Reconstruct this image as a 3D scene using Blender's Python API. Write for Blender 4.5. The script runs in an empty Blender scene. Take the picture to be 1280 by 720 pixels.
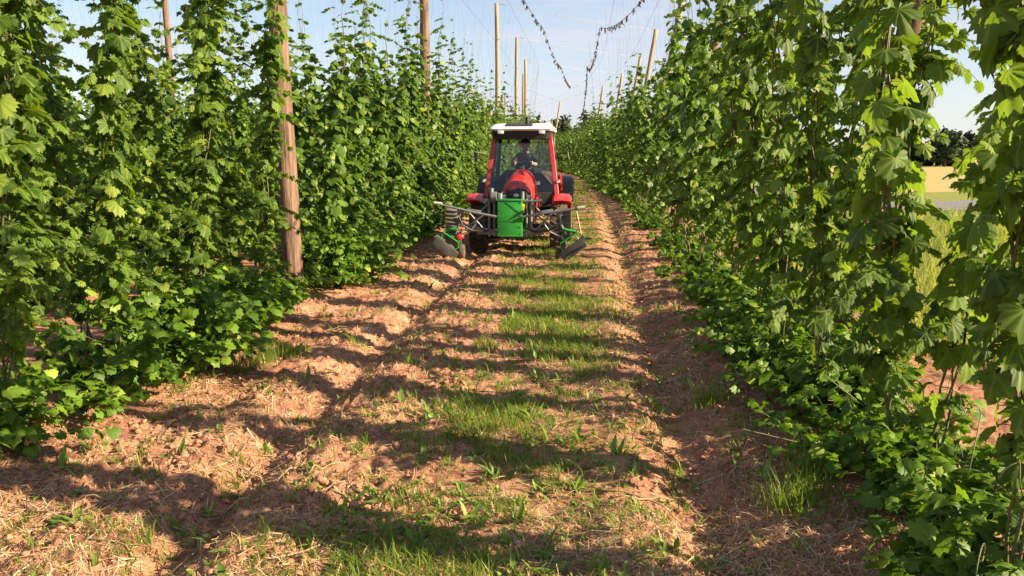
import bpy, bmesh, math, random
import numpy as np
from mathutils import Vector, Matrix

R = math.radians
C = bpy.context.scene.collection
scene = bpy.context.scene

# ------------------------------------------------------------------ camera, sky, sun, exposure
CAM_H = 1.95
cam_d = bpy.data.cameras.new('camera')
cam = bpy.data.objects.new('camera', cam_d)
C.objects.link(cam)
cam_d.sensor_width = 36.0
cam_d.lens = 36.0 * 1000.0 / 1280.0
cam_d.clip_start = 0.05
cam_d.clip_end = 6000.0
cam.location = (0, 0, CAM_H)
cam.rotation_euler = (R(90 - 9.65), 0, R(5.15))
scene.camera = cam

SUN_EL, SUN_AZ = R(25.0), R(13.0)          # low evening sun from the meadow side, a little behind the camera
sd = Vector((math.cos(SUN_EL) * math.cos(SUN_AZ), -math.cos(SUN_EL) * math.sin(SUN_AZ), math.sin(SUN_EL)))
world = bpy.data.worlds.new('World')
scene.world = world
world.use_nodes = True
wn, wl = world.node_tree.nodes, world.node_tree.links
wn.clear()
w_out = wn.new('ShaderNodeOutputWorld')
w_bg = wn.new('ShaderNodeBackground')
w_sky = wn.new('ShaderNodeTexSky')
w_sky.sky_type = 'NISHITA'
w_sky.sun_disc = False
w_sky.sun_elevation = SUN_EL
w_sky.sun_rotation = math.atan2(sd.x, sd.y)
w_sky.air_density = 1.0
w_sky.dust_density = 0.25
w_sky.ozone_density = 2.2
w_tc = wn.new('ShaderNodeTexCoord')
w_map = wn.new('ShaderNodeMapping')
w_map.inputs['Scale'].default_value = (1.2, 1.2, 9.0)
w_map.inputs['Location'].default_value = (0.35, 0.1, 0.52)
w_noise = wn.new('ShaderNodeTexNoise')
w_noise.inputs['Scale'].default_value = 1.7
w_noise.inputs['Detail'].default_value = 6.0
w_noise.inputs['Roughness'].default_value = 0.55
w_ramp = wn.new('ShaderNodeValToRGB')
w_ramp.color_ramp.elements[0].position = 0.40
w_ramp.color_ramp.elements[0].color = (0, 0, 0, 1)
w_ramp.color_ramp.elements[1].position = 0.60
w_ramp.color_ramp.elements[1].color = (0.85, 0.85, 0.85, 1)
w_mix = wn.new('ShaderNodeMixRGB')
w_mix.inputs['Color2'].default_value = (4.6, 4.6, 5.2, 1)
wl.new(w_tc.outputs['Generated'], w_map.inputs['Vector'])
wl.new(w_map.outputs['Vector'], w_noise.inputs['Vector'])
wl.new(w_noise.outputs['Fac'], w_ramp.inputs['Fac'])
w_sep = wn.new('ShaderNodeSeparateXYZ')                      # thin veil of high cloud that thickens towards the horizon
w_veil = wn.new('ShaderNodeMapRange')
w_veil.inputs['From Min'].default_value = 0.0; w_veil.inputs['From Max'].default_value = 0.34
w_veil.inputs['To Min'].default_value = 0.62; w_veil.inputs['To Max'].default_value = 0.0
w_max = wn.new('ShaderNodeMath'); w_max.operation = 'MAXIMUM'
wl.new(w_tc.outputs['Generated'], w_sep.inputs[0])
wl.new(w_sep.outputs['Z'], w_veil.inputs['Value'])
wl.new(w_veil.outputs[0], w_max.inputs[0])
wl.new(w_ramp.outputs['Color'], w_max.inputs[1])
wl.new(w_max.outputs[0], w_mix.inputs['Fac'])
wl.new(w_sky.outputs['Color'], w_mix.inputs['Color1'])
wl.new(w_mix.outputs['Color'], w_bg.inputs['Color'])
wl.new(w_bg.outputs['Background'], w_out.inputs['Surface'])
w_bg.inputs['Strength'].default_value = 0.05

sun_d = bpy.data.lights.new('sun', 'SUN')
sun_d.energy = 5.0
sun_d.angle = R(0.5)
sun_d.color = (1.0, 0.80, 0.54)
sun = bpy.data.objects.new('sun', sun_d)
C.objects.link(sun)
sun.rotation_euler = sd.to_track_quat('Z', 'Y').to_euler()
sun.location = sd * 100

vs = scene.view_settings
scene.display_settings.display_device = 'sRGB'
vs.view_transform = 'Standard'
vs.look = 'None'
vs.gamma = 1.0
vs.use_curve_mapping = False
vs.exposure = 1.82
cy = scene.cycles
cy.max_bounces = 6
cy.diffuse_bounces = 2
cy.glossy_bounces = 2
cy.transmission_bounces = 4
cy.transparent_max_bounces = 8
cy.use_denoising = True
cy.caustics_reflective = False
cy.caustics_refractive = False
cy.sample_clamp_indirect = 6.0

# ------------------------------------------------------------------ helpers
def mat_new(name):
    m = bpy.data.materials.new(name)
    m.use_nodes = True
    nt = m.node_tree
    nt.nodes.clear()
    return m, nt.nodes, nt.links

def principled(name, color, rough=0.6, metal=0.0, spec=0.5, noise=0.0, nscale=20.0, bump=0.0, color2=None, stretch=(1, 1, 1), coat=0.0):
    m, n, l = mat_new(name)
    o = n.new('ShaderNodeOutputMaterial')
    p = n.new('ShaderNodeBsdfPrincipled')
    l.new(p.outputs[0], o.inputs['Surface'])
    p.inputs['Roughness'].default_value = rough
    p.inputs['Metallic'].default_value = metal
    p.inputs['Specular IOR Level'].default_value = spec
    p.inputs['Coat Weight'].default_value = coat
    p.inputs['Base Color'].default_value = (*color, 1)
    if noise > 0 or bump > 0:
        tc = n.new('ShaderNodeTexCoord'); mp = n.new('ShaderNodeMapping'); t = n.new('ShaderNodeTexNoise')
        mp.inputs['Scale'].default_value = stretch
        t.inputs['Scale'].default_value = nscale; t.inputs['Detail'].default_value = 8; t.inputs['Roughness'].default_value = 0.65
        l.new(tc.outputs['Object'], mp.inputs['Vector']); l.new(mp.outputs['Vector'], t.inputs['Vector'])
        if noise > 0:
            r = n.new('ShaderNodeValToRGB')
            c2 = color2 or tuple(c * (1 - noise) for c in color)
            r.color_ramp.elements[0].position = 0.35; r.color_ramp.elements[0].color = (*c2, 1)
            r.color_ramp.elements[1].position = 0.62; r.color_ramp.elements[1].color = (*color, 1)
            l.new(t.outputs['Fac'], r.inputs['Fac']); l.new(r.outputs['Color'], p.inputs['Base Color'])
        if bump > 0:
            b = n.new('ShaderNodeBump'); b.inputs['Strength'].default_value = bump; b.inputs['Distance'].default_value = 0.02
            l.new(t.outputs['Fac'], b.inputs['Height']); l.new(b.outputs['Normal'], p.inputs['Normal'])
    return m

def leaf_material(name, c_dark, c_mid, c_light, trans, tmix=0.35, rough=0.5, spec=0.35, veins=False):
    """green leaf: reflecting side plus light coming through; every leaf gets its own tone"""
    m, n, l = mat_new(name)
    o = n.new('ShaderNodeOutputMaterial')
    g = n.new('ShaderNodeNewGeometry')
    r = n.new('ShaderNodeValToRGB')
    e = r.color_ramp.elements
    e[0].position = 0.0; e[0].color = (*c_dark, 1)
    e[1].position = 1.0; e[1].color = (*c_light, 1)
    k = e.new(0.30); k.color = (*tuple(0.55 * a + 0.45 * b for a, b in zip(c_dark, c_mid)), 1)
    k = e.new(0.62); k.color = (*c_mid, 1)
    k = e.new(0.93); k.color = (*tuple(0.5 * (a + b) for a, b in zip(c_mid, c_light)), 1)
    l.new(g.outputs['Random Per Island'], r.inputs['Fac'])
    k = e.new(0.992); k.color = (min(c_light[0] * 1.35, .6), c_light[1] * 1.25, c_light[2] * 1.4, 1)
    col = r.outputs['Color']
    if veins:
        at = n.new('ShaderNodeAttribute'); at.attribute_name = 'vein'
        mx = n.new('ShaderNodeMixRGB'); mx.blend_type = 'MIX'
        mx.inputs['Color2'].default_value = (c_light[0] * 1.3, c_light[1] * 1.25, c_light[2] * 1.5, 1)
        sc = n.new('ShaderNodeMath'); sc.operation = 'MULTIPLY'; sc.inputs[1].default_value = 0.7
        l.new(at.outputs['Fac'], sc.inputs[0]); l.new(sc.outputs[0], mx.inputs['Fac']); l.new(col, mx.inputs['Color1'])
        col = mx.outputs['Color']
    p = n.new('ShaderNodeBsdfPrincipled')
    p.inputs['Roughness'].default_value = rough
    p.inputs['Specular IOR Level'].default_value = spec
    l.new(col, p.inputs['Base Color'])
    t = n.new('ShaderNodeBsdfTranslucent')
    tm = n.new('ShaderNodeMixRGB'); tm.blend_type = 'MULTIPLY'; tm.inputs['Fac'].default_value = 0.35
    tm.inputs['Color1'].default_value = (*trans, 1)
    gm = n.new('ShaderNodeMixRGB'); gm.blend_type = 'ADD'; gm.inputs['Fac'].default_value = 1.0
    gm.inputs['Color2'].default_value = (*trans, 1)
    gm.inputs['Color1'].default_value = (0, 0, 0, 1)
    l.new(col, gm.inputs['Color1'])
    mx2 = n.new('ShaderNodeMixShader'); mx2.inputs['Fac'].default_value = tmix
    l.new(gm.outputs['Color'], t.inputs['Color'])
    l.new(p.outputs[0], mx2.inputs[1]); l.new(t.outputs[0], mx2.inputs[2])
    l.new(mx2.outputs[0], o.inputs['Surface'])
    return m

def tag(o, label=None, cat=None, group=None, kind=None):
    if label: o['label'] = label
    if cat: o['category'] = cat
    if group: o['group'] = group
    if kind: o['kind'] = kind
    return o

def link(name, data, parent=None, loc=None):
    o = bpy.data.objects.new(name, data)
    C.objects.link(o)
    if parent is not None: o.parent = parent
    if loc is not None: o.location = loc
    return o

def empty(name, loc=(0, 0, 0), rz=0.0):
    o = link(name, None, None, loc)
    o.rotation_euler = (0, 0, rz)
    o.empty_display_size = 0.2
    return o

def np_mesh(name, verts, tris, mats, smooth=False, mat_idx=None, vein=None):
    me = bpy.data.meshes.new(name)
    verts = np.asarray(verts, np.float32).reshape(-1, 3)
    tris = np.asarray(tris, np.int32)
    k = tris.shape[1]
    me.vertices.add(len(verts)); me.vertices.foreach_set('co', verts.ravel())
    me.loops.add(tris.size); me.loops.foreach_set('vertex_index', tris.ravel())
    me.polygons.add(len(tris))
    me.polygons.foreach_set('loop_start', np.arange(0, tris.size, k, dtype=np.int32))
    me.polygons.foreach_set('loop_total', np.full(len(tris), k, np.int32))
    if mat_idx is not None: me.polygons.foreach_set('material_index', np.asarray(mat_idx, np.int32))
    if smooth: me.polygons.foreach_set('use_smooth', np.ones(len(tris), bool))
    for m in (mats if isinstance(mats, (list, tuple)) else [mats]): me.materials.append(m)
    if vein is not None:
        a = me.attributes.new('vein', 'FLOAT', 'POINT'); a.data.foreach_set('value', np.asarray(vein, np.float32))
    me.update(calc_edges=True)
    me.validate()
    return me

class Acc:
    """collects triangles"""
    def __init__(s): s.v = []; s.f = []; s.n = 0; s.w = []
    def add(s, v, f, w=None):
        v = np.asarray(v, float).reshape(-1, 3); f = np.asarray(f, int)
        s.v.append(v); s.f.append(f + s.n); s.n += len(v)
        if w is not None: s.w.append(w)
    def get(s): return np.concatenate(s.v), np.concatenate(s.f)
    def vein(s): return np.concatenate(s.w) if s.w else None

def stamp(acc, tpl, P, A, N, S):
    """stamps a leaf template at P with tip direction A, upper side N, size S (arrays)"""
    tv, tf, tw = tpl
    P = np.asarray(P); A = np.asarray(A); N = np.asarray(N); S = np.asarray(S).reshape(-1)
    A = A / np.linalg.norm(A, axis=1, keepdims=True)
    N = N - (N * A).sum(1, keepdims=True) * A
    N = N / np.maximum(np.linalg.norm(N, axis=1, keepdims=True), 1e-6)
    X = np.cross(A, N)
    B = np.stack([X, A, N], axis=1)                       # rows = basis vectors
    V = np.einsum('vk,nkj->nvj', tv, B) * S[:, None, None] + P[:, None, :]
    nv = len(tv)
    F = tf[None, :, :] + (np.arange(len(P)) * nv)[:, None, None]
    acc.add(V.reshape(-1, 3), F.reshape(-1, 3), np.tile(tw, len(P)) if tw is not None else None)

def tube_tris(path, rad, k=5):
    path = np.asarray(path, float); m = len(path)
    rad = np.broadcast_to(np.asarray(rad, float), (m,))
    t = np.gradient(path, axis=0); t /= np.maximum(np.linalg.norm(t, axis=1, keepdims=True), 1e-9)
    ref = np.array([0.31, 0.17, 0.93]) if abs(t[:, 2]).mean() < 0.8 else np.array([1.0, 0.1, 0.0])
    u = np.cross(t, ref); u /= np.linalg.norm(u, axis=1, keepdims=True)
    w = np.cross(t, u)
    a = np.arange(k) * 2 * math.pi / k
    V = path[:, None, :] + rad[:, None, None] * (np.cos(a)[None, :, None] * u[:, None, :] + np.sin(a)[None, :, None] * w[:, None, :])
    F = []
    for i in range(m - 1):
        for j in range(k):
            p, q = i * k + j, i * k + (j + 1) % k
            F.append((p, q, q + k)); F.append((p, q + k, p + k))
    V = np.concatenate([V.reshape(-1, 3), path[:1], path[-1:]])
    for j in range(k):
        F.append((m * k, (j + 1) % k, j)); F.append((m * k + 1, (m - 1) * k + j, (m - 1) * k + (j + 1) % k))
    return V, np.array(F)

def vnoise(x, y, seed=0):
    x = np.asarray(x, float); y = np.asarray(y, float)
    ix = np.floor(x).astype(np.int64); iy = np.floor(y).astype(np.int64)
    fx = x - ix; fy = y - iy
    fx = fx * fx * (3 - 2 * fx); fy = fy * fy * (3 - 2 * fy)
    def h(a, b):
        n = (a * 374761393 + b * 668265263 + seed * 1442695041) & 0xFFFFFFFF
        n = ((n ^ (n >> 13)) * 1274126177) & 0xFFFFFFFF
        n = (n ^ (n >> 16)) & 0xFFFF
        return n / 65535.0
    return (h(ix, iy) * (1 - fx) + h(ix + 1, iy) * fx) * (1 - fy) + (h(ix, iy + 1) * (1 - fx) + h(ix + 1, iy + 1) * fx) * fy

def sstep(a, b, x):
    t = np.clip((np.asarray(x, float) - a) / (b - a), 0, 1)
    return t * t * (3 - 2 * t)

ROW_L, ROW_R = -3.85, 1.85
RUT_L, RUT_R = -2.05, 0.72

def rut_shift(y, s): return 0.10 * (vnoise(np.asarray(y) * 0.25, np.zeros_like(np.asarray(y, float)), s) - 0.5)

def bend(y):
    """the lane and its rows swing gently to the left far away"""
    return -2.6e-3 * np.maximum(np.asarray(y, float) - 46, 0) ** 2 * (np.asarray(y) < 200)

def ground_z(x, y):
    y = np.asarray(y, float); x = np.asarray(x, float) - bend(y)
    yard = 1 - sstep(3.0, 3.9, x)
    z = np.zeros(np.broadcast(x, y).shape)
    for rx, s in ((RUT_L, 3), (RUT_R, 4)):
        d = x - rx - rut_shift(y, s)
        z = z - (0.095 if s == 3 else 0.075) * np.exp(-(d / 0.17) ** 2) + 0.03 * np.exp(-((np.abs(d) - 0.42) / 0.18) ** 2)
    near = sstep(-4.6, -3.2, x)
    amp = 0.35 + 0.65 * (sstep(-3.6, -3.0, x) * (1 - sstep(-1.2, -0.6, x))) + 0.35 * sstep(0.2, 0.9, x)
    b1 = np.abs(vnoise(x * 2.3, y * 2.3, 11) - 0.5) * 2
    b2 = np.abs(vnoise(x * 5.5 + 3.3, y * 5.5, 12) - 0.5) * 2
    b3 = np.abs(vnoise(x * 13.0, y * 13.0 + 7.7, 13) - 0.5) * 2
    b4 = vnoise(x * 29.0, y * 29.0, 14)
    z = z + amp * (0.016 * b1 + 0.022 * b2 + 0.044 * b3 + 0.038 * b4 - 0.045)
    for rx in (ROW_L, ROW_R):
        z = z + 0.09 * np.exp(-((x - rx) / 0.5) ** 2)
    return z * yard

def gz(x, y): return float(ground_z(np.array([x]), np.array([y]))[0])

# ------------------------------------------------------------------ materials
M = {}
M['leaf_near'] = leaf_material('hop leaf near', (0.026, 0.058, 0.010), (0.066, 0.122, 0.015), (0.140, 0.200, 0.028), (0.20, 0.31, 0.008), 0.32, 0.55, 0.2, veins=True)
M['leaf'] = leaf_material('hop leaf', (0.028, 0.064, 0.010), (0.076, 0.146, 0.017), (0.155, 0.220, 0.032), (0.17, 0.27, 0.010), 0.28, 0.5, 0.25)
M['basal'] = leaf_material('fresh shoot leaf', (0.038, 0.085, 0.009), (0.085, 0.160, 0.013), (0.16, 0.235, 0.026), (0.15, 0.27, 0.010), 0.27, 0.5, 0.25)
M['grass'] = leaf_material('grass blade', (0.055, 0.110, 0.012), (0.115, 0.19, 0.020), (0.30, 0.29, 0.08), (0.24, 0.32, 0.02), 0.4, 0.5, 0.3)
M['meadow'] = leaf_material('meadow grass blade', (0.06, 0.10, 0.015), (0.16, 0.19, 0.035), (0.38, 0.33, 0.11), (0.25, 0.30, 0.03), 0.4, 0.6, 0.2)
M['weed'] = leaf_material('weed leaf', (0.06, 0.12, 0.018), (0.12, 0.20, 0.03), (0.22, 0.28, 0.06), (0.20, 0.34, 0.02), 0.35, 0.45, 0.35)
M['straw'] = leaf_material('dry straw', (0.20, 0.105, 0.065), (0.50, 0.30, 0.175), (0.76, 0.54, 0.33), (0.12, 0.08, 0.03), 0.12, 0.7, 0.2)
M['forest'] = leaf_material('forest leaf', (0.022, 0.038, 0.018), (0.036, 0.058, 0.026), (0.055, 0.080, 0.032), (0.03, 0.05, 0.01), 0.15, 0.7, 0.2)
M['stem'] = principled('bine stem', (0.10, 0.13, 0.04), 0.6, noise=0.5, nscale=15, color2=(0.09, 0.055, 0.03))
M['dry_stem'] = principled('dry bine', (0.34, 0.23, 0.13), 0.8, noise=0.5, nscale=25)
M['string'] = principled('training wire', (0.10, 0.085, 0.07), 0.6, noise=0.3, nscale=8)
M['pole'] = principled('weathered pole wood', (0.23, 0.150, 0.105), 0.9, spec=.1, noise=0.5, nscale=4.0, bump=1.0, color2=(0.065, 0.043, 0.034), stretch=(7, 7, 0.5))
M['pole_pale'] = principled('pale pole wood', (0.33, 0.25, 0.165), 0.85, noise=0.4, nscale=4.0, bump=0.6, color2=(0.21, 0.15, 0.095), stretch=(7, 7, 0.5))
M['wire'] = principled('galvanised wire', (0.25, 0.25, 0.26), 0.45, metal=0.7, noise=0.2, nscale=5)
M['remnant'] = principled('old dry tuft', (0.045, 0.035, 0.028), 0.9, noise=0.4, nscale=30)
M['clod'] = principled('soil clod', (0.46, 0.232, 0.148), 0.95, spec=0.1, noise=0.5, nscale=30, bump=0.8, color2=(0.22, 0.105, 0.065))
M['asphalt'] = principled('old asphalt', (0.15, 0.145, 0.15), 0.9, noise=0.25, nscale=6, bump=0.2)
M['stubble'] = principled('ripe field', (0.40, 0.32, 0.145), 0.95, spec=0.05, noise=0.3, nscale=0.8, bump=0.6, color2=(0.30, 0.25, 0.10))
M['bark'] = principled('tree bark', (0.09, 0.065, 0.045), 0.9, noise=0.4, nscale=8, bump=0.6)

def soil_material():
    m, n, l = mat_new('tilled soil')
    o = n.new('ShaderNodeOutputMaterial'); p = n.new('ShaderNodeBsdfPrincipled')
    l.new(p.outputs[0], o.inputs['Surface'])
    p.inputs['Roughness'].default_value = 0.95
    p.inputs['Specular IOR Level'].default_value = 0.12
    tc = n.new('ShaderNodeTexCoord')
    def noise(scale, detail=6, rough=0.6):
        t = n.new('ShaderNodeTexNoise'); t.inputs['Scale'].default_value = scale
        t.inputs['Detail'].default_value = detail; t.inputs['Roughness'].default_value = rough
        l.new(tc.outputs['Object'], t.inputs['Vector']); return t.outputs['Fac']
    def ramp(src, stops):
        r = n.new('ShaderNodeValToRGB'); e = r.color_ramp.elements
        e[0].position, e[0].color = stops[0][0], (*stops[0][1], 1)
        e[1].position, e[1].color = stops[-1][0], (*stops[-1][1], 1)
        for q, c in stops[1:-1]: k = e.new(q); k.color = (*c, 1)
        l.new(src, r.inputs['Fac']); return r.outputs['Color']
    def mix(a, b, f, mode='MIX'):
        x = n.new('ShaderNodeMixRGB'); x.blend_type = mode
        if isinstance(f, float): x.inputs['Fac'].default_value = f
        else: l.new(f, x.inputs['Fac'])
        l.new(a, x.inputs['Color1'])
        if isinstance(b, tuple): x.inputs['Color2'].default_value = (*b, 1)
        else: l.new(b, x.inputs['Color2'])
        return x.outputs['Color']
    base = ramp(noise(1.6, 8, 0.65), [(0.30, (0.24, 0.100, 0.068)), (0.5, (0.43, 0.210, 0.132)), (0.70, (0.58, 0.330, 0.205))])
    fine = ramp(noise(22, 6, 0.7), [(0.35, (0.55, 0.52, 0.5)), (0.65, (1.15, 1.15, 1.15))])
    c = mix(base, fine, 0.8, 'MULTIPLY')
    straw = ramp(noise(4.5, 5, 0.7), [(0.50, (0, 0, 0)), (0.68, (0.7, 0.7, 0.7))])
    c = mix(c, (0.56, 0.345, 0.21), straw)
    moss = ramp(noise(2.3, 5, 0.6), [(0.52, (0, 0, 0)), (0.70, (0.55, 0.55, 0.55))])
    c = mix(c, (0.10, 0.11, 0.035), moss)
    l.new(c, p.inputs['Base Color'])
    b = n.new('ShaderNodeBump'); b.inputs['Strength'].default_value = 0.9; b.inputs['Distance'].default_value = 0.03
    l.new(noise(34, 8, 0.75), b.inputs['Height']); l.new(b.outputs['Normal'], p.inputs['Normal'])
    return m
M['soil'] = soil_material()

# ------------------------------------------------------------------ ground
def axis_far(start, first, ratio, end):
    out = [start]; st = first
    while out[-1] < end: out.append(out[-1] + st); st *= ratio
    return out
xs = sorted(set([-a for a in axis_far(4.7, 0.06, 1.12, 2500)] + list(np.arange(-4.67, 3.25, 0.028)) + axis_far(3.26, 0.06, 1.12, 2500)))
ys = [-a for a in axis_far(0.0, 0.4, 1.15, 400)][::-1] + list(np.arange(0.2, 2.0, 0.15))
y = 2.0
while y < 45: ys.append(y); y += max(0.022, 0.006 * y)
ys += axis_far(45, 0.4, 1.09, 4000)
xs = np.array(xs); ys = np.array(sorted(set(ys)))
GX, GY = np.meshgrid(xs, ys)
GZ = ground_z(GX, GY)
nx, ny = len(xs), len(ys)
I = np.arange(nx * ny).reshape(ny, nx)
quads = np.stack([I[:-1, :-1], I[:-1, 1:], I[1:, 1:], I[1:, :-1]], -1).reshape(-1, 4)
g = link('ground', np_mesh('ground', np.stack([GX, GY, GZ], -1), quads, M['soil'], smooth=True))
tag(g, kind='structure')

def sheet(name, pts, z, mat):
    n = len(pts) // 2
    v = [(x, y, z) for x, y in pts]
    f = [(i, i + 1, n + i + 1, n + i) for i in range(n - 1)]
    o = link(name, np_mesh(name, v, np.array(f), mat)); tag(o, kind='structure'); return o
M['verge'] = principled('verge turf', (0.22, 0.24, 0.055), 0.95, spec=0.1, noise=0.5, nscale=3, bump=0.5, color2=(0.13, 0.15, 0.04))
ROAD = [(120, 95), (60, 56.5), (40, 45.0), (26, 37.2), (18, 32.8), (13, 30.2), (9.8, 30.6), (7.9, 34), (7.2, 45), (7.2, 300)]
def offset_line(pts, d):
    out = []
    for i, (x, y) in enumerate(pts):
        a = Vector(pts[max(i - 1, 0)]); b = Vector(pts[min(i + 1, len(pts) - 1)])
        t = (b - a).normalized(); out.append((x - t.y * d, y + t.x * d))
    return out
gr = link('grass_verge', np_mesh('grass_verge', [(3.9, -60, .004), (2000, -60, .004), (2000, 30, .004), (2000, 3000, .004), (3.9, 3000, .004)], np.array([[0, 1, 2], [0, 2, 3], [0, 3, 4]]), M['verge'])); tag(gr, kind='structure')
ol, orr = offset_line(ROAD, -5.2), offset_line(ROAD, -300)
fl = [(118, 103), (58, 64), (38, 52.5), (24.5, 44.5), (17, 41), (13, 42), (12, 300)]
field = link('field', np_mesh('field', [(x, y, .008) for x, y in fl] + [(1500, 103, .008), (1500, 900, .008), (12, 900, .008)], np.array([[0, 7, 8], [0, 8, 1], [1, 8, 2], [2, 8, 3], [3, 8, 4], [4, 8, 5], [5, 8, 6], [6, 8, 9]]), M['stubble'])); tag(field, kind='structure')
a, b = offset_line(ROAD, -2.4), offset_line(ROAD, 2.4)
sheet('road', a + b, .012, M['asphalt'])

# ------------------------------------------------------------------ leaf templates
def hop_leaf(rings, nang, teeth, lobes, seed, fold=0.22, droop=0.25, pleat=0.035):
    rg = np.random.default_rng(seed)
    tw, tw2 = rg.normal(0, .22), rg.normal(0, .12)
    th = np.linspace(-2.62, 2.62, nang)
    r = np.zeros(nang)
    for c, L, w in lobes:
        r = r + (L * np.exp(-np.abs((th - c) / w) ** 2.0)) ** 5
    r = r ** 0.2                                          # soft bays between the lobes
    r = np.maximum(r, 0.36)
    if teeth:
        saw = np.where(np.arange(nang) % 2 == 0, 1.0, 0.85)
        r = r * saw
    r *= 1 + 0.05 * rg.standard_normal(nang) * (1 if teeth else 0.6)
    V = [(0, 0.0, 0)]; W = [1.0]
    vein_c = np.array([c for c, L, w in lobes])
    for q in range(1, rings + 1):
        f = q / rings
        for t, rr in zip(th, r):
            x, y = math.sin(t) * rr * f, math.cos(t) * rr * f
            dv = np.min(np.abs(t - vein_c))
            z = -fold * abs(x) ** 1.5 - droop * max(y, 0) ** 2 * 0.9 + tw * x * y + tw2 * x * x
            if rings > 1: z += pleat * math.cos(t * 12) * f * (1 if q < rings else 0.7)
            V.append((x, y, z)); W.append(max(0.0, 1 - dv / 0.10) if rings > 1 else 0.0)
    F = []
    for j in range(nang - 1): F.append((0, 1 + j + 1, 1 + j))
    for q in range(1, rings):
        A0, B0 = 1 + (q - 1) * nang, 1 + q * nang
        for j in range(nang - 1):
            F.append((A0 + j, A0 + j + 1, B0 + j + 1)); F.append((A0 + j, B0 + j + 1, B0 + j))
    return np.array(V) , np.array(F), np.array(W)

LOB3 = [(0, 1.0, 0.80), (0.95, 0.82, 0.75), (-0.95, 0.82, 0.75), (2.0, 0.58, 0.62), (-2.0, 0.58, 0.62)]
LOB5 = [(0, 1.0, 0.66), (0.95, 0.80, 0.62), (-0.95, 0.80, 0.62), (1.9, 0.62, 0.6), (-1.9, 0.62, 0.6)]
LOBO = [(0, 1.0, 1.0), (0.95, 0.78, 0.9), (-0.95, 0.78, 0.9), (2.0, 0.60, 0.7), (-2.0, 0.60, 0.7)]
TPL = {
    'A': [hop_leaf(3, 37, True, LOBO, 3, 0.22, 0.30), hop_leaf(3, 37, True, LOB3, 1, 0.25, 0.30), hop_leaf(3, 37, True, LOBO, 2, 0.30, 0.35), hop_leaf(3, 41, True, LOB5, 14, 0.25, 0.4, .05),
          hop_leaf(3, 37, True, LOBO, 4, 0.5, 0.5, .06), hop_leaf(3, 37, True, LOBO, 15, -0.15, 0.45, .05), hop_leaf(3, 37, True, LOB3, 16, 0.4, 0.15)],
    'B': [hop_leaf(1, 15, False, LOBO, 5, 0.35, 0.3), hop_leaf(1, 17, False, LOB3, 6, 0.35, 0.4), hop_leaf(1, 13, False, LOBO, 7, 0.45, 0.4), hop_leaf(1, 15, False, LOBO, 17, 0.2, 0.6)],
    'M': [hop_leaf(2, 21, True, LOBO, 21, 0.35, 0.3, .03), hop_leaf(2, 21, True, LOB3, 22, 0.25, 0.4, .03), hop_leaf(2, 19, True, LOBO, 23, -0.1, 0.5, .03)],
    'C': [hop_leaf(1, 7, False, LOBO, 8, 0.4, 0.35), hop_leaf(1, 7, False, LOB3, 9, 0.4, 0.4)],
}

# ------------------------------------------------------------------ hop plants
WIRE_Z = 7.6
class LeafSet:
    def __init__(s): s.P, s.A, s.N, s.S = [], [], [], []
    def add(s, p, a, n, z): s.P.append(p); s.A.append(a); s.N.append(n); s.S.append(z)
    def flush(s, acc, tpls, rng):
        if not s.P: return
        P, A, N, S = map(np.array, (s.P, s.A, s.N, s.S))
        k = rng.integers(0, len(tpls), len(P))
        for i, t in enumerate(tpls):
            m = k == i
            if m.any(): stamp(acc, t, P[m], A[m], N[m], S[m])

def leaf_dir(rng, th, droop):
    out = np.array([math.cos(th), math.sin(th), 0.0]); up = np.array([0, 0, 1.0])
    a = math.cos(droop) * out - math.sin(droop) * up
    n = math.sin(droop) * out + math.cos(droop) * up + rng.normal(0, 0.28, 3)
    return a + rng.normal(0, 0.12, 3), n

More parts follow.
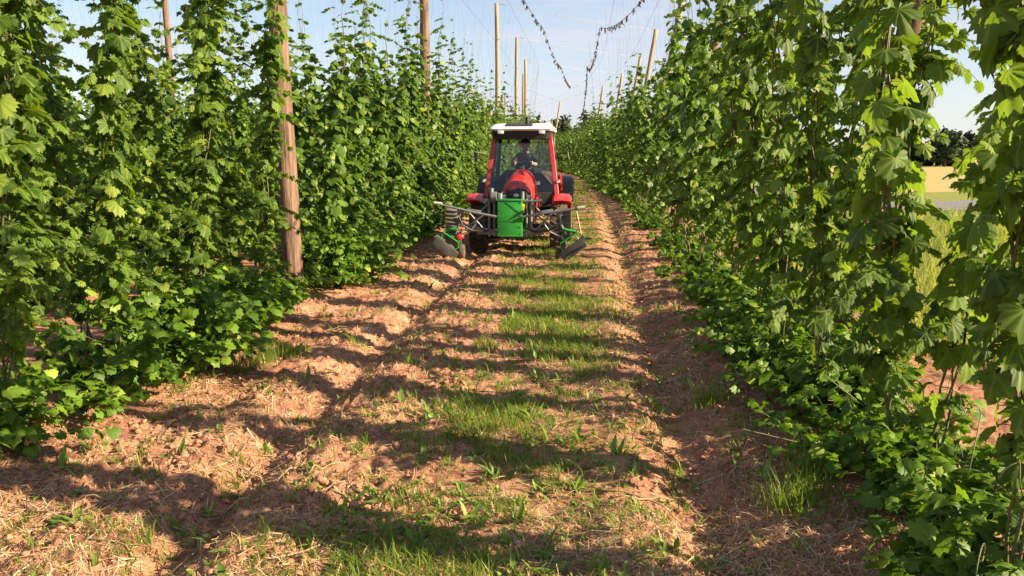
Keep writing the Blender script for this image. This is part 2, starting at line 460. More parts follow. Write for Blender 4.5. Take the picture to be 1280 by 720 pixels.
def gen_plant(seed, lod, tips, side_lean=(-0.85, 0.85), size=1.0, bush=1.0, dens=1.0, dense_top=2.9, start=0.55, node=0.092, lat=1.0, bsize=1.0, droop=(0.25, 1.25), tend=0, bh=1.0):
    """one hop plant: two wires in a V, bines twining up them, leaves in pairs, side shoots, and the bush of young shoots at the foot"""
    rng = np.random.default_rng(seed)
    leaves, basal = LeafSet(), LeafSet()
    vines, strings = Acc(), Acc()
    bstems = []
    near = lod == 'A'
    for si, lean in enumerate(side_lean):
        tip = tips[si]; dtop = min(dense_top, tip * .72)
        ly = rng.uniform(-0.10, 0.10)
        sx0 = 0.10 * np.sign(lean)
        def S(z): return np.array([sx0 + (lean - sx0) * z / WIRE_Z, ly * z / 3.0, z])
        st = np.array([S(z) for z in (0.0, 2.5, 5.0, WIRE_Z)])
        strings.add(*tube_tris(st, 0.0014 if lod != 'C' else 0.002, 3))
        nb = 3 if lod != 'C' else 2
        for b in range(nb):
            ph = rng.uniform(0, 6.28); tz = tip * rng.uniform(0.82, 1.0)
            zz = np.arange(0.0, tz, 0.12 if near else 0.3)
            rr = 0.035 if near else 0.045
            path = np.array([S(z) + (np.array([math.cos(ph + z * 5), math.sin(ph + z * 5), 0]) * rr if z > 0.1 else 0) for z in zz])
            if lod != 'C' or b == 0:
                vines.add(*tube_tris(path, np.linspace(0.008, 0.0035, len(path)), 5 if near else 3))
            z = start * rng.uniform(0.6, 1.2); th = rng.uniform(0, 6.28)
            while z < tz:
                f = 1 - 0.62 * sstep(dtop - 0.3, tip, z)
                f = float(f) * (0.8 + 0.2 * float(sstep(0.3, 1.2, z)))
                thin = float(sstep(dtop - 0.2, dtop + 0.9, z))
                p0 = S(z) + np.array([math.cos(ph + z * 5), math.sin(ph + z * 5), 0]) * rr
                keep = dens * (1 - 0.35 * thin) * (0.55 + 0.45 * float(sstep(0.5, 1.0, z)))
                for sgn in (0, math.pi):
                    if rng.random() < keep:
                        t = th + sgn + rng.normal(0, 0.35)
                        pl = rng.uniform(0.05, 0.11) * f * size
                        q = p0 + np.array([math.cos(t) * pl, math.sin(t) * pl, rng.uniform(-0.01, 0.04)])
                        a, n = leaf_dir(rng, t, rng.uniform(*droop) * (1 - 0.5 * thin))
                        leaves.add(q, a, n, rng.uniform(0.085, 0.135) * f * size)
                        if near: vines.add(*tube_tris(np.array([p0, 0.5 * (p0 + q) + np.array([0, 0, .012]), q]), 0.0022, 3))
                env = float(sstep(0.45, 0.9, z)) * (1 - 0.25 * thin)
                if rng.random() < 0.62 * dens * (1 - 0.15 * thin) and env > 0.05:
                    t = th + (0 if rng.random() < .5 else math.pi) + rng.normal(0, 0.5)
                    L = lat * rng.uniform(0.12, 0.48) * env * (1 + 0.25 * (z < 2))
                    up = rng.uniform(-0.15, 0.35) * (1 - 0.6 * thin)
                    d = np.array([math.cos(t), math.sin(t), 0])
                    pts = [p0 + d * L * u + np.array([0, 0, up * L * u - 0.55 * L * u * u * (1 - 0.5 * thin)]) for u in np.linspace(0, 1, 5)]
                    if near: vines.add(*tube_tris(np.array(pts), np.linspace(0.003, 0.0015, 5), 3))
                    elif lod == 'B': vines.add(*tube_tris(np.array(pts[::2]), 0.003, 3))
                    step = 0.075 if lod != 'C' else 0.10
                    for u in np.arange(0.25, 1.01, step / max(L, .1)):
                        pp = p0 + d * L * u + np.array([0, 0, up * L * u - 0.55 * L * u * u * (1 - 0.5 * thin)])
                        for sg in (-1, 1):
                            if rng.random() < 0.85:
                                t2 = t + sg * rng.uniform(0.5, 1.5)
                                a, n = leaf_dir(rng, t2, rng.uniform(0.1, 1.15) * (1 - 0.6 * thin))
                                leaves.add(pp, a, n, rng.uniform(0.055, 0.10) * (0.6 + 0.4 * f) * (1.15 - 0.4 * u) * size)
                z += (node + 0.12 * thin) * rng.uniform(0.8, 1.25) * (1.0 if lod != 'C' else 1.15)
                th += 1.571 + rng.normal(0, 0.3)
    if bush > 0:
        ns = int({'A': 105, 'B': 72, 'C': 26}[lod] * bush)
        for k in range(ns):
            t = rng.uniform(0, 6.28); L = (bh if bh < .9 else 1) * rng.uniform(0.2, 0.75) * (0.55 + 0.45 * bush); h = bh * rng.uniform(0.12, 0.62) * (0.5 + 0.5 * bush)
            b0 = np.array([rng.normal(0, 0.18), rng.normal(0, 0.30), 0.0])
            d = np.array([math.cos(t), math.sin(t), 0])
            cv = lambda u: b0 + d * L * u + np.array([0, 0, h * 2.2 * u * (1 - 0.55 * u)])
            if lod != 'C': bstems.append(tube_tris(np.array([cv(u) for u in np.linspace(0, 1, 4)]), 0.0025, 3))
            nst = 7 if lod != 'C' else 4
            for u in np.linspace(0.25, 1, nst):
                for sg in (-1, 1):
                    t2 = t + sg * rng.uniform(0.4, 1.7)
                    a, n = leaf_dir(rng, t2, rng.uniform(0.0, 0.9))
                    basal.add(cv(u) + rng.normal(0, 0.02, 3), a, n, rng.uniform(0.038, 0.080) * (bsize if lod == 'A' else size) * (1.0 if lod != 'C' else 1.6))
    out = {}
    la, ba = Acc(), Acc()
    leaves.flush(la, TPL[lod], rng); basal.flush(ba, TPL['M' if lod == 'A' else lod], rng)
    for k in range(tend):                                 # curling tendrils
        t = rng.uniform(0, 6.28); c0 = np.array([rng.normal(0, .25), rng.normal(0, .3), rng.uniform(.15, .7)])
        r0 = rng.uniform(.04, .12); tt = np.linspace(0, rng.uniform(3, 6), 14)
        pts = c0 + np.stack([np.cos(t) * r0 * np.cos(tt) * (1 - tt / 9), np.sin(t) * r0 * np.cos(tt) * (1 - tt / 9), r0 * np.sin(tt) * (1 - tt / 9) + .012 * tt], 1) + np.array([math.cos(t), math.sin(t), 0]) * .2
        vines.add(*tube_tris(np.concatenate([[c0 * np.array([.6, .6, .7])], pts]), 0.003, 4))
    for v_, f_ in bstems: ba.add(v_, f_)
    return la, ba, vines, strings

def mirror(o): o.scale.x *= -1

def build_plant(seed, lod, tips, **kw):
    la, ba, vi, st = gen_plant(seed, lod, tips, **kw)
    if lod == 'C':                                     # far plants: one mesh each
        V, F, MI = [], [], []; n = 0
        for acc, mi in ((la, 0), (ba, 1), (vi, 2), (st, 3)):
            if acc.n == 0: continue
            v, f = acc.get(); V.append(v); F.append(f + n); n += len(v); MI.append(np.full(len(f), mi))
        me = np_mesh('hop_plant', np.concatenate(V), np.concatenate(F), [M['leaf'], M['basal'], M['stem'], M['string']], smooth=True, mat_idx=np.concatenate(MI))
        return {'whole': me}
    out = {}
    v, f = la.get(); out['leaves'] = np_mesh('leaves', v, f, M['leaf_near'] if lod == 'A' else M['leaf'], smooth=True, vein=la.vein())
    if ba.n: v, f = ba.get(); out['basal_shoots'] = np_mesh('basal_shoots', v, f, M['basal'], smooth=True)
    v, f = vi.get(); out['vine'] = np_mesh('vine', v, f, M['stem'], smooth=True)
    v, f = st.get(); out['training_wire'] = np_mesh('training_wire', v, f, M['string'])
    return out

rnd = random.Random(7)
VA_R = [build_plant(101 + i, 'A', t, size=1.12, bush=bu, dens=0.64, dense_top=3.6, node=0.108, lat=0.95, droop=(.4, 1.35), tend=6, bh=.85, start=.7) for i, (t, bu) in enumerate([((5.0, 4.8), 1.1), ((4.7, 5.2), .8), ((5.2, 4.6), 1.0)])]
V_NEAR = build_plant(111, 'A', (5.2, 5.0), size=1.12, bush=.8, bh=.7, dens=0.78, dense_top=4.4, node=0.12, lat=0.5, droop=(.55, 1.4), tend=8)
V_NEXT = build_plant(112, 'A', (5.2, 2.7), size=1.22, bush=.9, bh=.7, dens=0.68, dense_top=4.2, node=0.115, lat=0.9, droop=(.5, 1.4), tend=8)
VA_L = [build_plant(121 + i, 'A', t, size=1.0, bush=bu, dens=0.9, node=.085, dense_top=3.5, lat=1.15, start=.75) for i, (t, bu) in enumerate([((4.6, 4.9), .8), ((5.0, 4.4), .25), ((4.4, 4.7), .6)])]
VB = [build_plant(141 + i, 'B', t, size=1.0, bush=b * 1.1, dens=0.95, node=.080, dense_top=d, lat=1.2) for i, (t, b, d) in enumerate([((4.8, 4.5), 1.1, 2.8), ((4.3, 5.0), 1.3, 2.9), ((5.2, 4.6), 0.9, 2.7), ((4.5, 4.1), 1.2, 2.7), ((4.9, 5.3), 1.0, 3.0)])]
VBR = [build_plant(181 + i, 'B', t, size=1.1, bush=b, dens=0.66, dense_top=d, lat=1.0, start=.9, bh=.72) for i, (t, b, d) in enumerate([((4.8, 4.5), .85, 3.2), ((4.3, 5.0), .45, 3.4), ((5.2, 4.6), .7, 3.1), ((4.5, 4.1), .4, 3.0)])]
VC = [build_plant(161 + i, 'C', t, size=1.4, bush=1.1, dens=0.95, dense_top=d, lat=1.2) for i, (t, d) in enumerate([((4.8, 4.5), 2.9), ((4.4, 5.0), 3.0), ((5.0, 4.5), 2.8), ((4.6, 4.2), 3.1)])]

ORD = ['first', 'second', 'third', 'fourth', 'fifth', 'sixth', 'seventh', 'eighth', 'ninth', 'tenth', 'eleventh', 'twelfth', 'thirteenth', 'fourteenth', 'fifteenth', 'sixteenth', 'seventeenth', 'eighteenth', 'nineteenth', 'twentieth', 'twenty-first', 'twenty-second', 'twenty-third', 'twenty-fourth']
L_POLES = [9.95, 19.7, 36.0, 46.5, 57.5, 68, 79, 90, 101, 112, 123, 134]
R_POLES = [6.9, 18.6, 29.4, 40, 51.2, 62, 73, 95, 117, 138]

def plant_at(meshes, x, y, rz, sc, label, group):
    z = gz(x, y) if y < 60 else 0.0
    if 'whole' in meshes:
        r = link('hop_plant', meshes['whole'], None, (x, y, z)); r.rotation_euler = (0, 0, rz)
    else:
        r = empty('hop_plant', (x, y, z), rz)
        for k, me in meshes.items(): link(k, me, r)
    r.scale = sc
    tag(r, label, 'hop plant', group)
    return r

def row_label(y, poles, row, i_seg):
    k = sum(1 for p in poles if p < y)
    if k == 0: return f'{ORD[i_seg]} leafy hop plant before the first pole of the {row}'
    return f'{ORD[i_seg]} hop plant past the {ORD[k-1]} pole of the {row}'

def plant_row(x0, y0, y1, step, poles, row, group, lodA=None, lodA_to=0, lodB_to=24, seed=0, lodB=VB, cyc=False):
    rg = random.Random(seed); y = y0; seg = {}; n_ = -1
    while y < y1:
        k = sum(1 for p in poles if p < y)
        if all((y < p - 1.0 or y > p + .3) if (p < 12 and x0 > -5 and x0 < 0) else abs(y - p) > (0.25 if x0 < 0 else 0.12) for p in poles):
            n_ += 1; i = seg.get(k, 0); seg[k] = i + 1
            ms = lodA[n_ % 3 if cyc else rg.randrange(len(lodA))] if (lodA and y < lodA_to) else (lodB[rg.randrange(len(lodB))] if y < lodB_to else VC[rg.randrange(len(VC))])
            s = rg.uniform(0.9, 1.08)
            plant_at(ms, x0 + float(bend(y)) - (0.9 * float(sstep(28, 46, y)) if x0 > 0 else 0) + rg.uniform(-.08, .08), y, rg.choice([0, math.pi]) + rg.uniform(-.12, .12), (1, rg.choice([-1, 1]) * 1.0, s), row_label(y, poles, row, i), group)
        y += step * rg.uniform(0.92, 1.08)

plant_row(ROW_L, 4.65, 139, 1.28, L_POLES, 'tractor-side hop row', 'hop plants of the tractor-side row', VA_L, 9.9, 30, 1, cyc=True)
plant_at(V_NEAR, ROW_R, 3.12, 0.05, (1, 1, 1), 'sparse large-leaved hop plant closest to the camera, cut by the edge of the photo', 'hop plants of the meadow-side row')
plant_at(V_NEXT, ROW_R, 4.45, 0.0, (1, 1, 1), 'large-leaved hop plant with open sky beside it, next after the closest one', 'hop plants of the meadow-side row')
plant_at(VA_R[1], ROW_R - .05, 5.55, 3.0, (1, -1, 1), 'broad hop plant whose leaves hide the foot of the first meadow-side pole', 'hop plants of the meadow-side row')
plant_at(VA_R[2], ROW_R - .08, 6.45, .1, (1, 1, 1), 'hop plant standing right against the first meadow-side pole', 'hop plants of the meadow-side row')
plant_row(ROW_R, 7.6, 139, 1.36, R_POLES, 'meadow-side hop row', 'hop plants of the meadow-side row', VA_R, 10.0, 30, 2, lodB=VBR)
plant_row(ROW_L - 3.2, 5.0, 66, 1.45, L_POLES, 'second row behind the tractor-side row', 'hop plants of the second row', None, 0, 17, 3)
plant_row(ROW_L - 6.4, 7.0, 48, 1.5, L_POLES, 'third row behind the tractor-side row', 'hop plants of the third row', None, 0, 12, 4)

# plants of the same row just behind the photographer: they cast the first shadow stripes on the lane
rg = random.Random(5)
for i, yy in enumerate([-3.9, -2.4, 0.5]):
    plant_at(VBR[i % len(VBR)], ROW_R + 0.15, yy, rg.choice([0, math.pi]), (1, 1, 1), f'{ORD[i]} hop plant of the meadow-side row beside the photographer', 'hop plants of the meadow-side row')

# low bushes of young hop shoots at the lane side of the tractor-side row
BUSH = [build_plant(191 + i, 'A', t, size=.9, bsize=1.15, bush=b, bh=1.15, dens=.8, lat=.7) for i, (t, b) in enumerate([((.9, .7), 1.25), ((.7, .6), .95)])]
for i, (px, py, lb) in enumerate([(-3.5, 6.4, 'rounded bright bush of young hop shoots, the biggest low one on the lane edge'), (-3.72, 7.9, 'low bush of hop shoots between the biggest bush and the nearest pole'),
                                  (-3.6, 11.0, 'low bright hop shoots just beyond the nearest brown pole'), (-3.65, 12.7, 'low bright hop shoots midway between the nearest pole and the tractor')]):
    r = empty('hop_bush', (px, py, gz(px, py)), i * 1.1); tag(r, lb, 'hop bush', 'low hop bushes on the lane edge')
    for k_, me in BUSH[i % 2].items():
        if k_ != 'training_wire': link(k_, me, r)

# the rows deeper in the yard: one mass
acc = Acc()
Vc, Fc = [], []
rg = random.Random(9)
srcs = []
for me in VC:
    m = me['whole']; v = np.empty(len(m.vertices) * 3, np.float32); m.vertices.foreach_get('co', v)
    f = np.empty(len(m.loops), np.int32); m.loops.foreach_get('vertex_index', f)
    mi = np.empty(len(m.polygons), np.int32); m.polygons.foreach_get('material_index', mi)
    srcs.append((v.reshape(-1, 3), f.reshape(-1, 3), mi))
MIc = []
for r_i, (xr, ya, yb) in enumerate([(ROW_L - 9.6, 9, 40), (ROW_L - 12.8, 12, 42), (ROW_L - 16, 15, 44), (ROW_L - 19.2, 18, 46), (ROW_L - 22.4, 21, 48)]):
    yy = ya
    while yy < yb:
        v, f, mi = srcs[rg.randrange(4)]
        t = v.copy() * np.array([rg.choice([-1, 1]), 1, rg.uniform(.9, 1.08)]) + np.array([xr, yy, 0])
        acc.add(t, f); MIc.append(mi); yy += 1.5 * rg.uniform(.92, 1.08)
v, f = acc.get()
o = link('hop_foliage', np_mesh('hop_foliage', v, f, [M['leaf'], M['basal'], M['stem'], M['string']], smooth=True, mat_idx=np.concatenate(MIc)))
tag(o, 'mass of hop vines in the rows deep inside the yard', 'hop vines', kind='stuff')

# ------------------------------------------------------------------ poles and wires
def pole(base, top, r0, r1, mat, label, group, seed):
    rg = np.random.default_rng(seed)
    b, t = np.array(base, float), np.array(top, float)
    n = 14; u = np.linspace(0, 1, n)[:, None]
    path = b + (t - b) * u
    wob = np.cumsum(rg.normal(0, 0.010, (n, 2)), axis=0); wob -= wob[0]
    path[:, :2] += wob * np.sin(np.linspace(0, math.pi, n))[:, None]
    rad = (r0 + (r1 - r0) * u[:, 0]) * (1 + rg.normal(0, 0.025, n))
    rad[0] *= 1.08
    v, f = tube_tris(path, rad, 14)
    o = link('trellis_pole', np_mesh('trellis_pole', v - b, f, mat, smooth=True), None, b)
    tag(o, label, 'pole', group)
    return path[-1]
L_TOP, R_TOP = [], []
for i, yy in enumerate(L_POLES):
    xb = ROW_L + rnd.uniform(-.06, .06) + float(bend(yy)) + (.13 if i == 0 else 0)
    L_TOP.append(pole((xb, yy, gz(xb, yy) - .1 if yy < 60 else -.1), (xb + (rnd.uniform(-.06, .06) if i else -.02), yy + rnd.uniform(-.1, .1), 8.3), 0.130 if i < 2 else 0.115, 0.10 if i < 2 else .085,
         M['pole'] if i < 2 else M['pole_pale'], ['thick brown pole nearest the camera, leaf shadows across it', 'second thick brown pole, standing between the nearest pole and the tractor'][i] if i < 2 else f'pale {ORD[i]} pole of the tractor-side hop row', 'poles of the tractor-side row', 40 + i))
for i, yy in enumerate(R_POLES):
    xb = ROW_R + .25 + float(bend(yy))
    R_TOP.append(pole((xb, yy, -.1), (xb + 1.22 + rnd.uniform(-.1, .1), yy + rnd.uniform(-.15, .15), 7.7), 0.125, 0.09, M['pole'] if i < 2 else M['pole_pale'],
         f'{ORD[i]} pole of the meadow-side hop row, leaning outwards', 'poles of the meadow-side row', 70 + i))
for i, (px, py, m_) in enumerate([(ROW_L - 9.6, 25.5, 'pole'), (-25.4, 36.5, 'pole_pale')]):
    pole((px, py, -.1), (px + .08, py, 8.3 - .7 * i), .115, .09, M[m_], ['brown pole deep inside the yard, only its top above the hop leaves', 'pale lone pole deepest inside the yard against the sky'][i], 'poles deeper in the yard', 100 + i)
for i, (px, py, lx, ly) in enumerate([(-4.2, 148, .2, 2.4), (-3.0, 150, .1, 2.2), (-1.9, 149, .5, 2.5), (-0.7, 151, 1.3, 1.8), (0.3, 148, .9, 2.4), (1.6, 150, 1.2, 2.2)]):
    px += -9.0
    pole((px, py, -.1), (px + lx, py + ly, 7.6), .12, .09, M['pole_pale'], f'{ORD[i]} slanting anchor pole at the far end of the lane, counted from the tractor side', 'slanting poles at the end of the lane', 120 + i)

def sag_line(a, b, sag, n=12):
    a, b = np.array(a, float), np.array(b, float); u = np.linspace(0, 1, n)
    p = a + (b - a) * u[:, None]; p[:, 2] -= sag * 4 * u * (1 - u); return p
for i in range(1, 7):
    v, f = tube_tris(sag_line(L_TOP[i], R_TOP[min(i + (i > 1), len(R_TOP) - 1)], 0.12, 16), 0.010, 5)
    o = link('cross_wire', np_mesh('cross_wire', v, f, M['wire'])); tag(o, f'thin steel cable across the lane between the {ORD[i]} poles of both rows', 'cable', 'cables across the lane')
for nm, xx, lb in (('trellis_wire', ROW_L - .85, 'long thin training wire over the inner side of the tractor-side row'), ('trellis_wire', ROW_L + .85, 'long thin training wire over the lane side of the tractor-side row'),
                   ('trellis_wire', ROW_R - .85, 'long thin training wire over the lane side of the meadow-side row'), ('trellis_wire', ROW_R + .85, 'long thin training wire over the outer side of the meadow-side row')):
    v, f = tube_tris(np.array([(xx + float(bend(yy)), yy, WIRE_Z) for yy in range(0, 142, 4)]), 0.006, 4)
    o = link(nm, np_mesh(nm, v, f, M['wire'])); tag(o, lb, 'wire', 'training wires over the rows')

def garland(pts, sags, label, seed, spacing=0.8):
    rg = np.random.default_rng(seed)
    path = np.concatenate([sag_line(pts[i], pts[i + 1], sags[i], 16)[:-1] for i in range(len(pts) - 1)] + [np.array([pts[-1]], float)])
    root = empty('sagging_cable', path[0]); tag(root, label, 'cable', 'sagging cables over the lane')
    v, f = tube_tris(path - path[0], 0.012, 5); link('cable', np_mesh('cable', v, f, M['string']), root)
    d = np.concatenate([[0], np.cumsum(np.linalg.norm(np.diff(path, axis=0), axis=1))])
    s = 0.3
    while s < d[-1]:
        p = np.array([np.interp(s, d, path[:, k]) for k in range(3)]) - path[0]
        L = rg.uniform(0.12, 0.34); t = Acc()
        for q in range(4):
            e = p + np.array([rg.normal(0, .03), rg.normal(0, .03), -L * rg.uniform(.5, 1)])
            t.add(*tube_tris(np.array([p + rg.normal(0, .03, 3), .5 * (p + e) + rg.normal(0, .04, 3), e]), [0.012, .024, .006], 5))
        s += spacing * rg.uniform(.6, 1.5)
        v, f = t.get(); link('dry_tuft', np_mesh('dry_tuft', v - p, f, M['remnant'], smooth=True), root, p)
garland([(-2.55, 19.5, 7.75), (-2.1, 40, 7.8), (-1.75, 57, 7.75), (-1.3, 70, 7.4)], [0.35, 0.3, 0.2], 'sagging cable with dry tufts, the one on the tractor side of the sky', 1, 1.6)
garland([(2.6, 19.0, 7.7), (0.62, 40, 7.8), (0.05, 57, 7.75), (-.05, 79, 7.5), (-0.4, 101, 6.8)], [0.9, 0.8, 0.5, .4], 'sagging cable with dry tufts, the one running down to the distant trees', 2, 1.0)

# ------------------------------------------------------------------ tractor
from bpy_extras import *  # noqa
M['red'] = principled('red tractor paint', (0.50, 0.014, 0.016), 0.36, spec=0.5, noise=0.25, nscale=7, coat=0.2, color2=(0.36, 0.05, 0.035))
M['white'] = principled('white roof paint', (0.74, 0.74, 0.72), 0.45, noise=0.2, nscale=6)
M['black'] = principled('black plastic', (0.018, 0.018, 0.02), 0.5, noise=0.3, nscale=15)
M['rubber'] = principled('dusty tyre rubber', (0.035, 0.032, 0.030), 0.85, noise=0.6, nscale=9, color2=(0.12, 0.085, 0.06))
M['dusty'] = principled('dusty ribbed rubber', (0.20, 0.19, 0.17), 0.8, noise=0.3, nscale=12)
M['steel'] = principled('grey galvanised steel', (0.25, 0.26, 0.27), 0.45, metal=0.6, noise=0.3, nscale=10)
M['dark_steel'] = principled('dark steel', (0.07, 0.07, 0.075), 0.5, metal=0.5, noise=0.4, nscale=8)
M['grey_steel'] = principled('scuffed grey steel', (0.12, 0.118, 0.112), 0.55, metal=0.3, noise=0.5, nscale=7)
M['green'] = principled('green implement paint', (0.010, 0.28, 0.036), 0.45, noise=0.3, nscale=8, color2=(0.035, 0.19, 0.03))
M['rim'] = principled('pale rim paint', (0.45, 0.43, 0.40), 0.5, noise=0.3, nscale=10)
M['beige'] = principled('pale stick', (0.55, 0.42, 0.24), 0.7, noise=0.3, nscale=10)
M['lamp'] = principled('lamp glass', (0.6, 0.6, 0.58), 0.12, spec=0.8, noise=0.1, nscale=40)
M['paper'] = principled('white paper', (0.8, 0.8, 0.78), 0.8, noise=0.05)
M['skin'] = principled('skin', (0.62, 0.38, 0.28), 0.55, noise=0.12, nscale=30)
M['shirt'] = principled('dark shirt cloth', (0.022, 0.026, 0.032), 0.9, noise=0.3, nscale=20)
M['trousers'] = principled('dark trousers', (0.03, 0.035, 0.05), 0.9, noise=0.3, nscale=20)
M['cap'] = principled('black cap cloth', (0.012, 0.012, 0.014), 0.9, noise=0.3, nscale=20)
M['hair'] = principled('brown hair', (0.05, 0.03, 0.02), 0.7, noise=0.3, nscale=60)
M['eye'] = principled('eye', (0.02, 0.015, 0.012), 0.2, noise=0.1)
def glass_material():
    m, n, l = mat_new('cab glass')
    o = n.new('ShaderNodeOutputMaterial'); mx = n.new('ShaderNodeMixShader'); t = n.new('ShaderNodeBsdfTransparent'); gl = n.new('ShaderNodeBsdfGlossy')
    fr = n.new('ShaderNodeFresnel'); fr.inputs['IOR'].default_value = 1.7
    t.inputs['Color'].default_value = (0.66, 0.73, 0.72, 1); gl.inputs['Roughness'].default_value = 0.02
    l.new(fr.outputs[0], mx.inputs['Fac']); l.new(t.outputs[0], mx.inputs[1]); l.new(gl.outputs[0], mx.inputs[2]); l.new(mx.outputs[0], o.inputs['Surface'])
    return m
M['glass'] = glass_material()

def bm_box(bm, size, loc, rot=(0, 0, 0), bevel=0.01):
    from mathutils import Euler
    mtx = Matrix.Translation(loc) @ Euler(rot).to_matrix().to_4x4() @ Matrix.Diagonal((*size, 1))
    r = bmesh.ops.create_cube(bm, size=1.0, matrix=mtx)
    if bevel > 0:
        es = list({e for v in r['verts'] for e in v.link_edges})
        bmesh.ops.bevel(bm, geom=es, offset=min(bevel, min(size) * 0.45), segments=2, affect='EDGES', profile=0.6)
def bm_tube(bm, pts, r, k=8):
    v, f = tube_tris(np.array(pts, float), r, k)
    vs_ = [bm.verts.new(p) for p in v]
    for q in f:
        try: bm.faces.new([vs_[i] for i in q])
        except ValueError: pass
def bm_lathe(bm, prof, k=28, axis='X', loc=(0, 0, 0)):
    """prof: list of (offset along axis, radius)"""
    rings = []
    for o_, r_ in prof:
        ring = []
        for j in range(k):
            a_ = 2 * math.pi * j / k
            c_, s_ = math.cos(a_) * r_, math.sin(a_) * r_
            p = (o_, c_, s_) if axis == 'X' else ((c_, o_, s_) if axis == 'Y' else (c_, s_, o_))
            ring.append(bm.verts.new(Vector(p) + Vector(loc)))
        rings.append(ring)
    for a_, b_ in zip(rings, rings[1:]):
        for j in range(k): bm.faces.new((a_[j], a_[(j + 1) % k], b_[(j + 1) % k], b_[j]))
    bm.faces.new(rings[0]); bm.faces.new(rings[-1])
def bm_loft(bm, secs, cap=True):
    """secs: list of closed rings with the same number of points"""
    rs = [[bm.verts.new(p) for p in s] for s in secs]
    n = len(rs[0])
    for a_, b_ in zip(rs, rs[1:]):
        for j in range(n): bm.faces.new((a_[j], a_[(j + 1) % n], b_[(j + 1) % n], b_[j]))
    if cap: bm.faces.new(rs[0]); bm.faces.new(rs[-1])
def bm_obj(name, bm, mat, parent=None, loc=None, smooth=True):
    bmesh.ops.recalc_face_normals(bm, faces=bm.faces)
    me = bpy.data.meshes.new(name); bm.to_mesh(me); bm.free()
    me.materials.append(mat)
    if smooth:
        for p in me.polygons: p.use_smooth = True
        me.set_sharp_from_angle(angle=R(38))
    return link(name, me, parent, loc)
def nb(): return bmesh.new()

TX, TY = -1.30, 16.0
tr = empty('tractor', (TX, TY, 0.0))
tag(tr, 'small red tractor with white cab roof driving up the lane', 'tractor')

def wheel(x, y, r, w, lugs):
    wh = empty('wheel', (0, 0, 0)); wh.parent = tr; wh.location = (x, y, r)
    b = nb()
    h = w / 2
    prof = [(-h * .72, r * .56), (-h * .92, r * .66), (-h, r * .80), (-h * .93, r * .91), (-h * .6, r * .955), (0, r * .965), (h * .6, r * .955), (h * .93, r * .91), (h, r * .80), (h * .92, r * .66), (h * .72, r * .56)]
    bm_lathe(b, prof, 40)
    for i in range(lugs):
        for sgn in (-1, 1):
            a_ = 2 * math.pi * (i + (0.5 if sgn > 0 else 0)) / lugs
            m_ = Matrix.Rotation(a_, 4, 'X') @ Matrix.Translation((sgn * h * .48, 0, r * .965)) @ Matrix.Rotation(sgn * R(32), 4, 'Z') @ Matrix.Diagonal((h * 1.0, r * .085, r * .085, 1))
            bmesh.ops.create_cube(b, size=1.0, matrix=m_)
    bm_obj('tyre', b, M['rubber'], wh)
    b = nb(); s = 1 if x > 0 else -1
    bm_lathe(b, [(-h * .7, r * .57), (-h * .7, r * .50), (-h * .1, r * .46), (h * .1, r * .30), (h * .25, r * .28), (h * .32, r * .12), (h * .5, r * .11), (h * .5, r * .02)] if s > 0 else
             [(h * .7, r * .57), (h * .7, r * .50), (h * .1, r * .46), (-h * .1, r * .30), (-h * .25, r * .28), (-h * .32, r * .12), (-h * .5, r * .11), (-h * .5, r * .02)], 28)
    bm_obj('rim', b, M['rim'], wh)
for s in (-1, 1):
    wheel(s * 0.80, 0.0, 0.46, 0.34, 15)
    wheel(s * 0.80, 2.15, 0.66, 0.42, 18)
# chassis and axles
b = nb()
bm_box(b, (0.44, 2.9, 0.36), (0, 1.0, 0.58), bevel=.04); bm_box(b, (1.3, 0.16, 0.14), (0, 0, .46)); bm_box(b, (1.3, 0.24, 0.22), (0, 2.15, .66))
bm_box(b, (0.5, 0.30, 0.30), (0, -0.62, .66), bevel=.03)
bm_obj('chassis', b, M['black'], tr)
# bonnet: lofted, red shell over a black nose
def sec(w, zb, zt, y, p=2.6, n=20, zc=0.0):
    out = []
    for i in range(n + 1):
        t = math.pi * i / n
        c_, s_ = math.cos(t), math.sin(t)
        out.append((w / 2 * math.copysign(abs(c_) ** (2 / p), c_), y, zb + (zt - zb) * abs(s_) ** (2 / p)))
    return out
b = nb()
bm_loft(b, [sec(.44, 1.20, 1.28, -.66), sec(.54, 1.13, 1.37, -.60), sec(.59, 1.06, 1.44, -.42), sec(.61, 1.00, 1.50, -.1), sec(.64, .98, 1.56, .35), sec(.66, .96, 1.60, .72)])
bm_obj('bonnet', b, M['red'], tr)
b = nb()
bm_loft(b, [sec(.50, .80, 1.19, -.70), sec(.60, .78, 1.27, -.66), sec(.655, .76, 1.30, -.5), sec(.66, .76, 1.2, .3)])
gr_o = bm_obj('grille', b, M['black'], tr)
for k in range(6):
    pass
b = nb()
for k in range(7): bm_box(b, (.36, .012, .012), (0, -.703, .86 + k * .033), bevel=.003)
bm_obj('grille_slats', b, M['dark_steel'], gr_o)
b = nb(); bmesh.ops.create_uvsphere(b, u_segments=20, v_segments=10, radius=1, matrix=Matrix.Translation((0, -.705, 1.13)) @ Matrix.Diagonal((.055, .012, .036, 1)))
bm_obj('emblem', b, M['white'], gr_o)
for s in (-1, 1):
    b = nb(); bmesh.ops.create_uvsphere(b, u_segments=20, v_segments=10, radius=1, matrix=Matrix.Translation((s * .225, -.672, 1.09)) @ Matrix.Rotation(s * R(-18), 4, 'Z') @ Matrix.Rotation(s * R(14), 4, 'Y') @ Matrix.Diagonal((.085, .035, .055, 1)))
    bm_obj('headlight', b, M['lamp'], tr)
# red side panel of the bonnet
for s in (-1, 1):
    b = nb(); bm_box(b, (.03, .95, .34), (s * .362, .22, .90), bevel=.012)
    bm_obj('side_panel', b, M['red'], tr)
